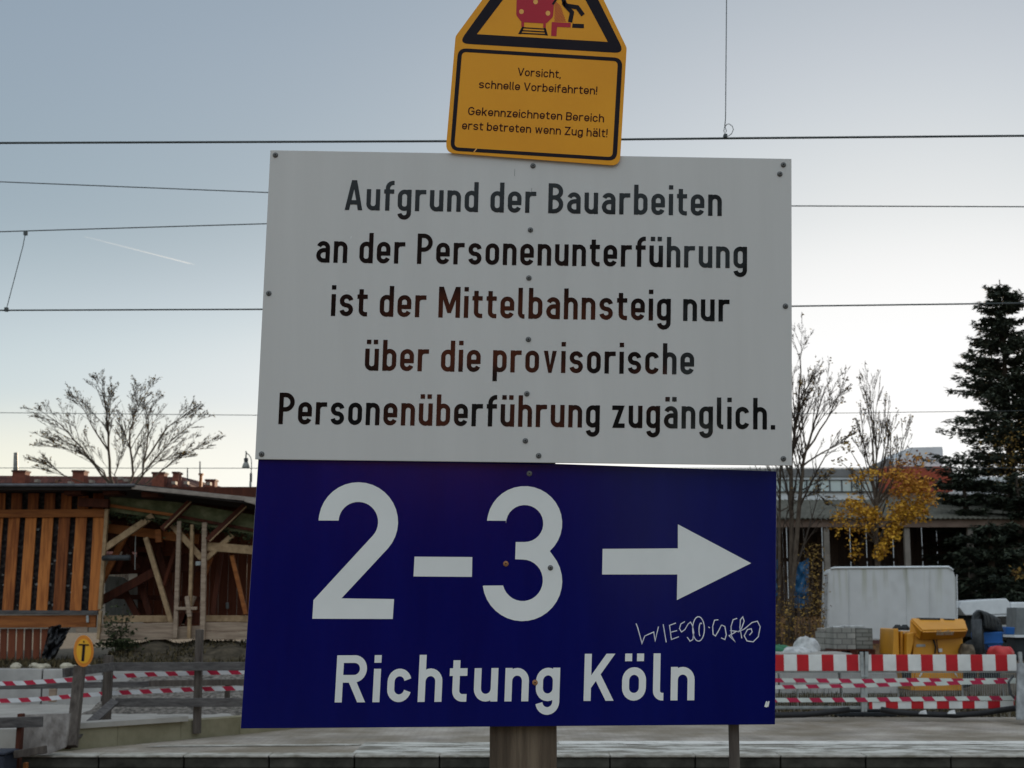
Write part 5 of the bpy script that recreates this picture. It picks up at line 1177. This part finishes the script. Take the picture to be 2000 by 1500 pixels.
def conifer(name, label, xpx, ytop, D, halfw, n_wh, seed, m, dens=1.0, droop=.25, z0=.6, gaps=.12, at=None):
    rnd = random.Random(seed); t = thing(name, label, 'tree'); tk = MB(); cr = MB(); lm = MB()
    top_ = Vector(at) if at else P(xpx, ytop, D); D = top_.y; b0 = Vector((top_.x + .1, D, 0)); H = top_.z
    tk.tube([b0, b0.lerp(top_, .5), top_], [.30, .17, .02], 10)
    for wv in range(n_wh):
        f_ = (wv + rnd.uniform(-.3, .3)) / n_wh; z = z0 + (H - z0 - .25) * f_; frac = (H - z) / (H - z0)
        L0 = halfw(frac)
        for j in range(rnd.randint(9, 13)):
            if rnd.random() < gaps: continue
            a = rnd.uniform(0, 2 * math.pi); L = L0 * rnd.uniform(.45, 1.15); e = Vector((math.cos(a), math.sin(a), 0)); p0 = b0.lerp(top_, z / H)
            rise = .35 * (1 - frac) ; pts = []
            for k in range(6):
                s = k / 5; pts.append(p0 + e * (L * s) + Vector((0, 0, L * (rise * s - droop * s * s + .10 * s ** 4))))
            lm.tube(pts, [.035 * (1 - .8 * k / 5) + .004 for k in range(6)], 3, cap=False)
            side = Vector((-e.y, e.x, 0)); m_n = int((10 + L * 34) * dens)
            for k in range(m_n):
                s = rnd.uniform(.12, 1.03) ** .8; i = min(int(s * 5), 4); q = pts[i].lerp(pts[i + 1], s * 5 - i); wd = .10 + .30 * L * (1.05 - s) * .5
                off = side * rnd.gauss(0, wd * .6) + Vector((0, 0, rnd.gauss(-.05, .06)))
                q = q + off; dr = (e * rnd.uniform(.3, 1) + side * (rnd.gauss(0, .5) + (1 if off.dot(side) > 0 else -1) * .5) + Vector((0, 0, rnd.gauss(-.05, .3)))).normalized()
                ln = rnd.uniform(.16, .36); w_ = dr.cross(Vector((rnd.gauss(0, .5), rnd.gauss(0, .5), 1))).normalized() * rnd.uniform(.03, .055)
                cr.face([q - dr * ln * .4 , q + w_, q + dr * ln * .6, q - w_])
    tk.build('trunk', M['barkdark'], t); lm.build('limbs', M['barkdark'], t); cr.build('crown', M[m], t)
    return t
conifer('spruce_tree', 'tall dark spruce with ragged tiers against the bright sky', 1952, 546, 58, lambda f: min(3.5, .35 + 4.5 * f ** .85), 58, 41, 'fir', 1.6, .17, 1.0, .12)
conifer('yew_tree', 'dense dark evergreen left of the tall spruce', 1880, 905, 55, lambda f: .5 + 1.4 * f ** .6, 20, 43, 'yew', 2.0, .22, .2, .05)
conifer('yew_tree', 'dark evergreen at the right frame edge below the spruce', 1985, 930, 54, lambda f: .5 + 1.7 * f ** .6, 18, 47, 'yew', 1.9, .22, .2, .05)
conifer('yew_tree', 'low dark evergreen behind the caravan and van', 1930, 1010, 52.6, lambda f: .7 + 1.0 * f ** .5, 14, 51, 'yew', 1.8, .22, .2, .05)
rb = thing('autumn_bush', 'reddish leaved bush tangled in the lower spruce', 'bush'); lf = MB(); sm = MB(); rnd = random.Random(71)
for i in range(700):
    x, y = rnd.choice(((1975, 905), (1960, 880), (1995, 930), (1985, 860))); leaf(lf, P(x + rnd.gauss(0, 22), y + rnd.gauss(0, 26), 56 + rnd.gauss(0, .5)), rnd.uniform(.03, .06))
for i in range(70): leaf(lf, P(1988 + rnd.gauss(0, 8), 1118 + rnd.gauss(0, 6), 51), .06)
q = P(1980, 1180, 55.5)
for i in range(10): sm.tube([Vector((q.x + rnd.gauss(0, .1), 56, 0)), P(1980 + rnd.gauss(0, 14), 1000, 56), P(1980 + rnd.gauss(0, 26), rnd.uniform(840, 930), 56)], [.03, .02, .006], 4, cap=False)
lf.build('foliage', M['leafbrown'], rb); sm.build('stem', M['barkdark'], rb)

# far wooded skyline that closes the yard beyond the factory
wd = MB(); rnd = random.Random(90)
for i in range(16000):
    x = rnd.uniform(-110, 130); h = 4.2 + 1.5 * NZ.noise(Vector((x * .05, 1, 1))) + .8 * NZ.noise(Vector((x * .4, 1, 1))); leaf(wd, Vector((x, 150 + rnd.uniform(0, 8), rnd.uniform(0, 1) ** .8 * h)), rnd.uniform(.25, .55))
tag(wd.build('far_woods', M['leafgreen']), kind='stuff')

# contrail
ct_ = MB(); a = P(165, 462, 4000); b = P(380, 517, 4000); n = 14; up_ = Vector((0, 0, 1))
pts = [a.lerp(b, i / n) for i in range(n + 1)]; ct_.tube(pts, [.3 + 1.3 * (i / n) ** .8 for i in range(n)] + [.4], 6)
m, t, b_ = base('contrail_ice', 1, 0); tl_ = N(t, 'BsdfTranslucent'); tl_.inputs[0].default_value = (.95, .95, .95, 1); tr_ = N(t, 'BsdfTransparent'); mx_ = N(t, 'MixShader'); mx_.inputs[0].default_value = .09
t.links.new(tr_.outputs[0], mx_.inputs[1]); t.links.new(tl_.outputs[0], mx_.inputs[2]); t.links.new(mx_.outputs[0], t.nodes['Material Output'].inputs[0])
tag(ct_.build('contrail', m, smooth=True), 'thin white aircraft contrail slanting down in the left sky', 'contrail')

# station house behind the photographer (seen mirrored in the glossy lettering)
sh_ = thing('station_house', 'red brick station house behind the photographer, mirrored in the lettering', 'building')
MB().box(-7.5, 3.2, -32, -22, 0, 8.2).build('wall', M['stationbrick'], sh_)
f = [(-8, -21.6, 8.2), (3.7, -21.6, 8.2), (3.7, -32.4, 8.2), (-8, -32.4, 8.2)]
MB().hexa(f, [(-7, -26, 11), (2.7, -26, 11), (2.7, -28, 11), (-7, -28, 11)]).build('roof', M['rooftile'], sh_)
for zc_ in (1.2, 4.8):
    for k in range(4):
        x = -6.4 + k * 2.6; wv = MB().box(x, x + 1.1, -21.99, -21.95, zc_, zc_ + 1.8).build('window', M['glass'], sh_); MB().box(x - .1, x + 1.2, -21.98, -21.9, zc_ - .12, zc_).build('sill', M['ledge'], wv)

conifer('yew_tree', 'broad dark evergreen behind the photographer beside the brick station house', 0, 0, 0, lambda f: 1.0 + 3.0 * f ** .5, 34, 61, 'yew', 1.0, .2, .3, .05, at=(5.4, -16.5, 13))
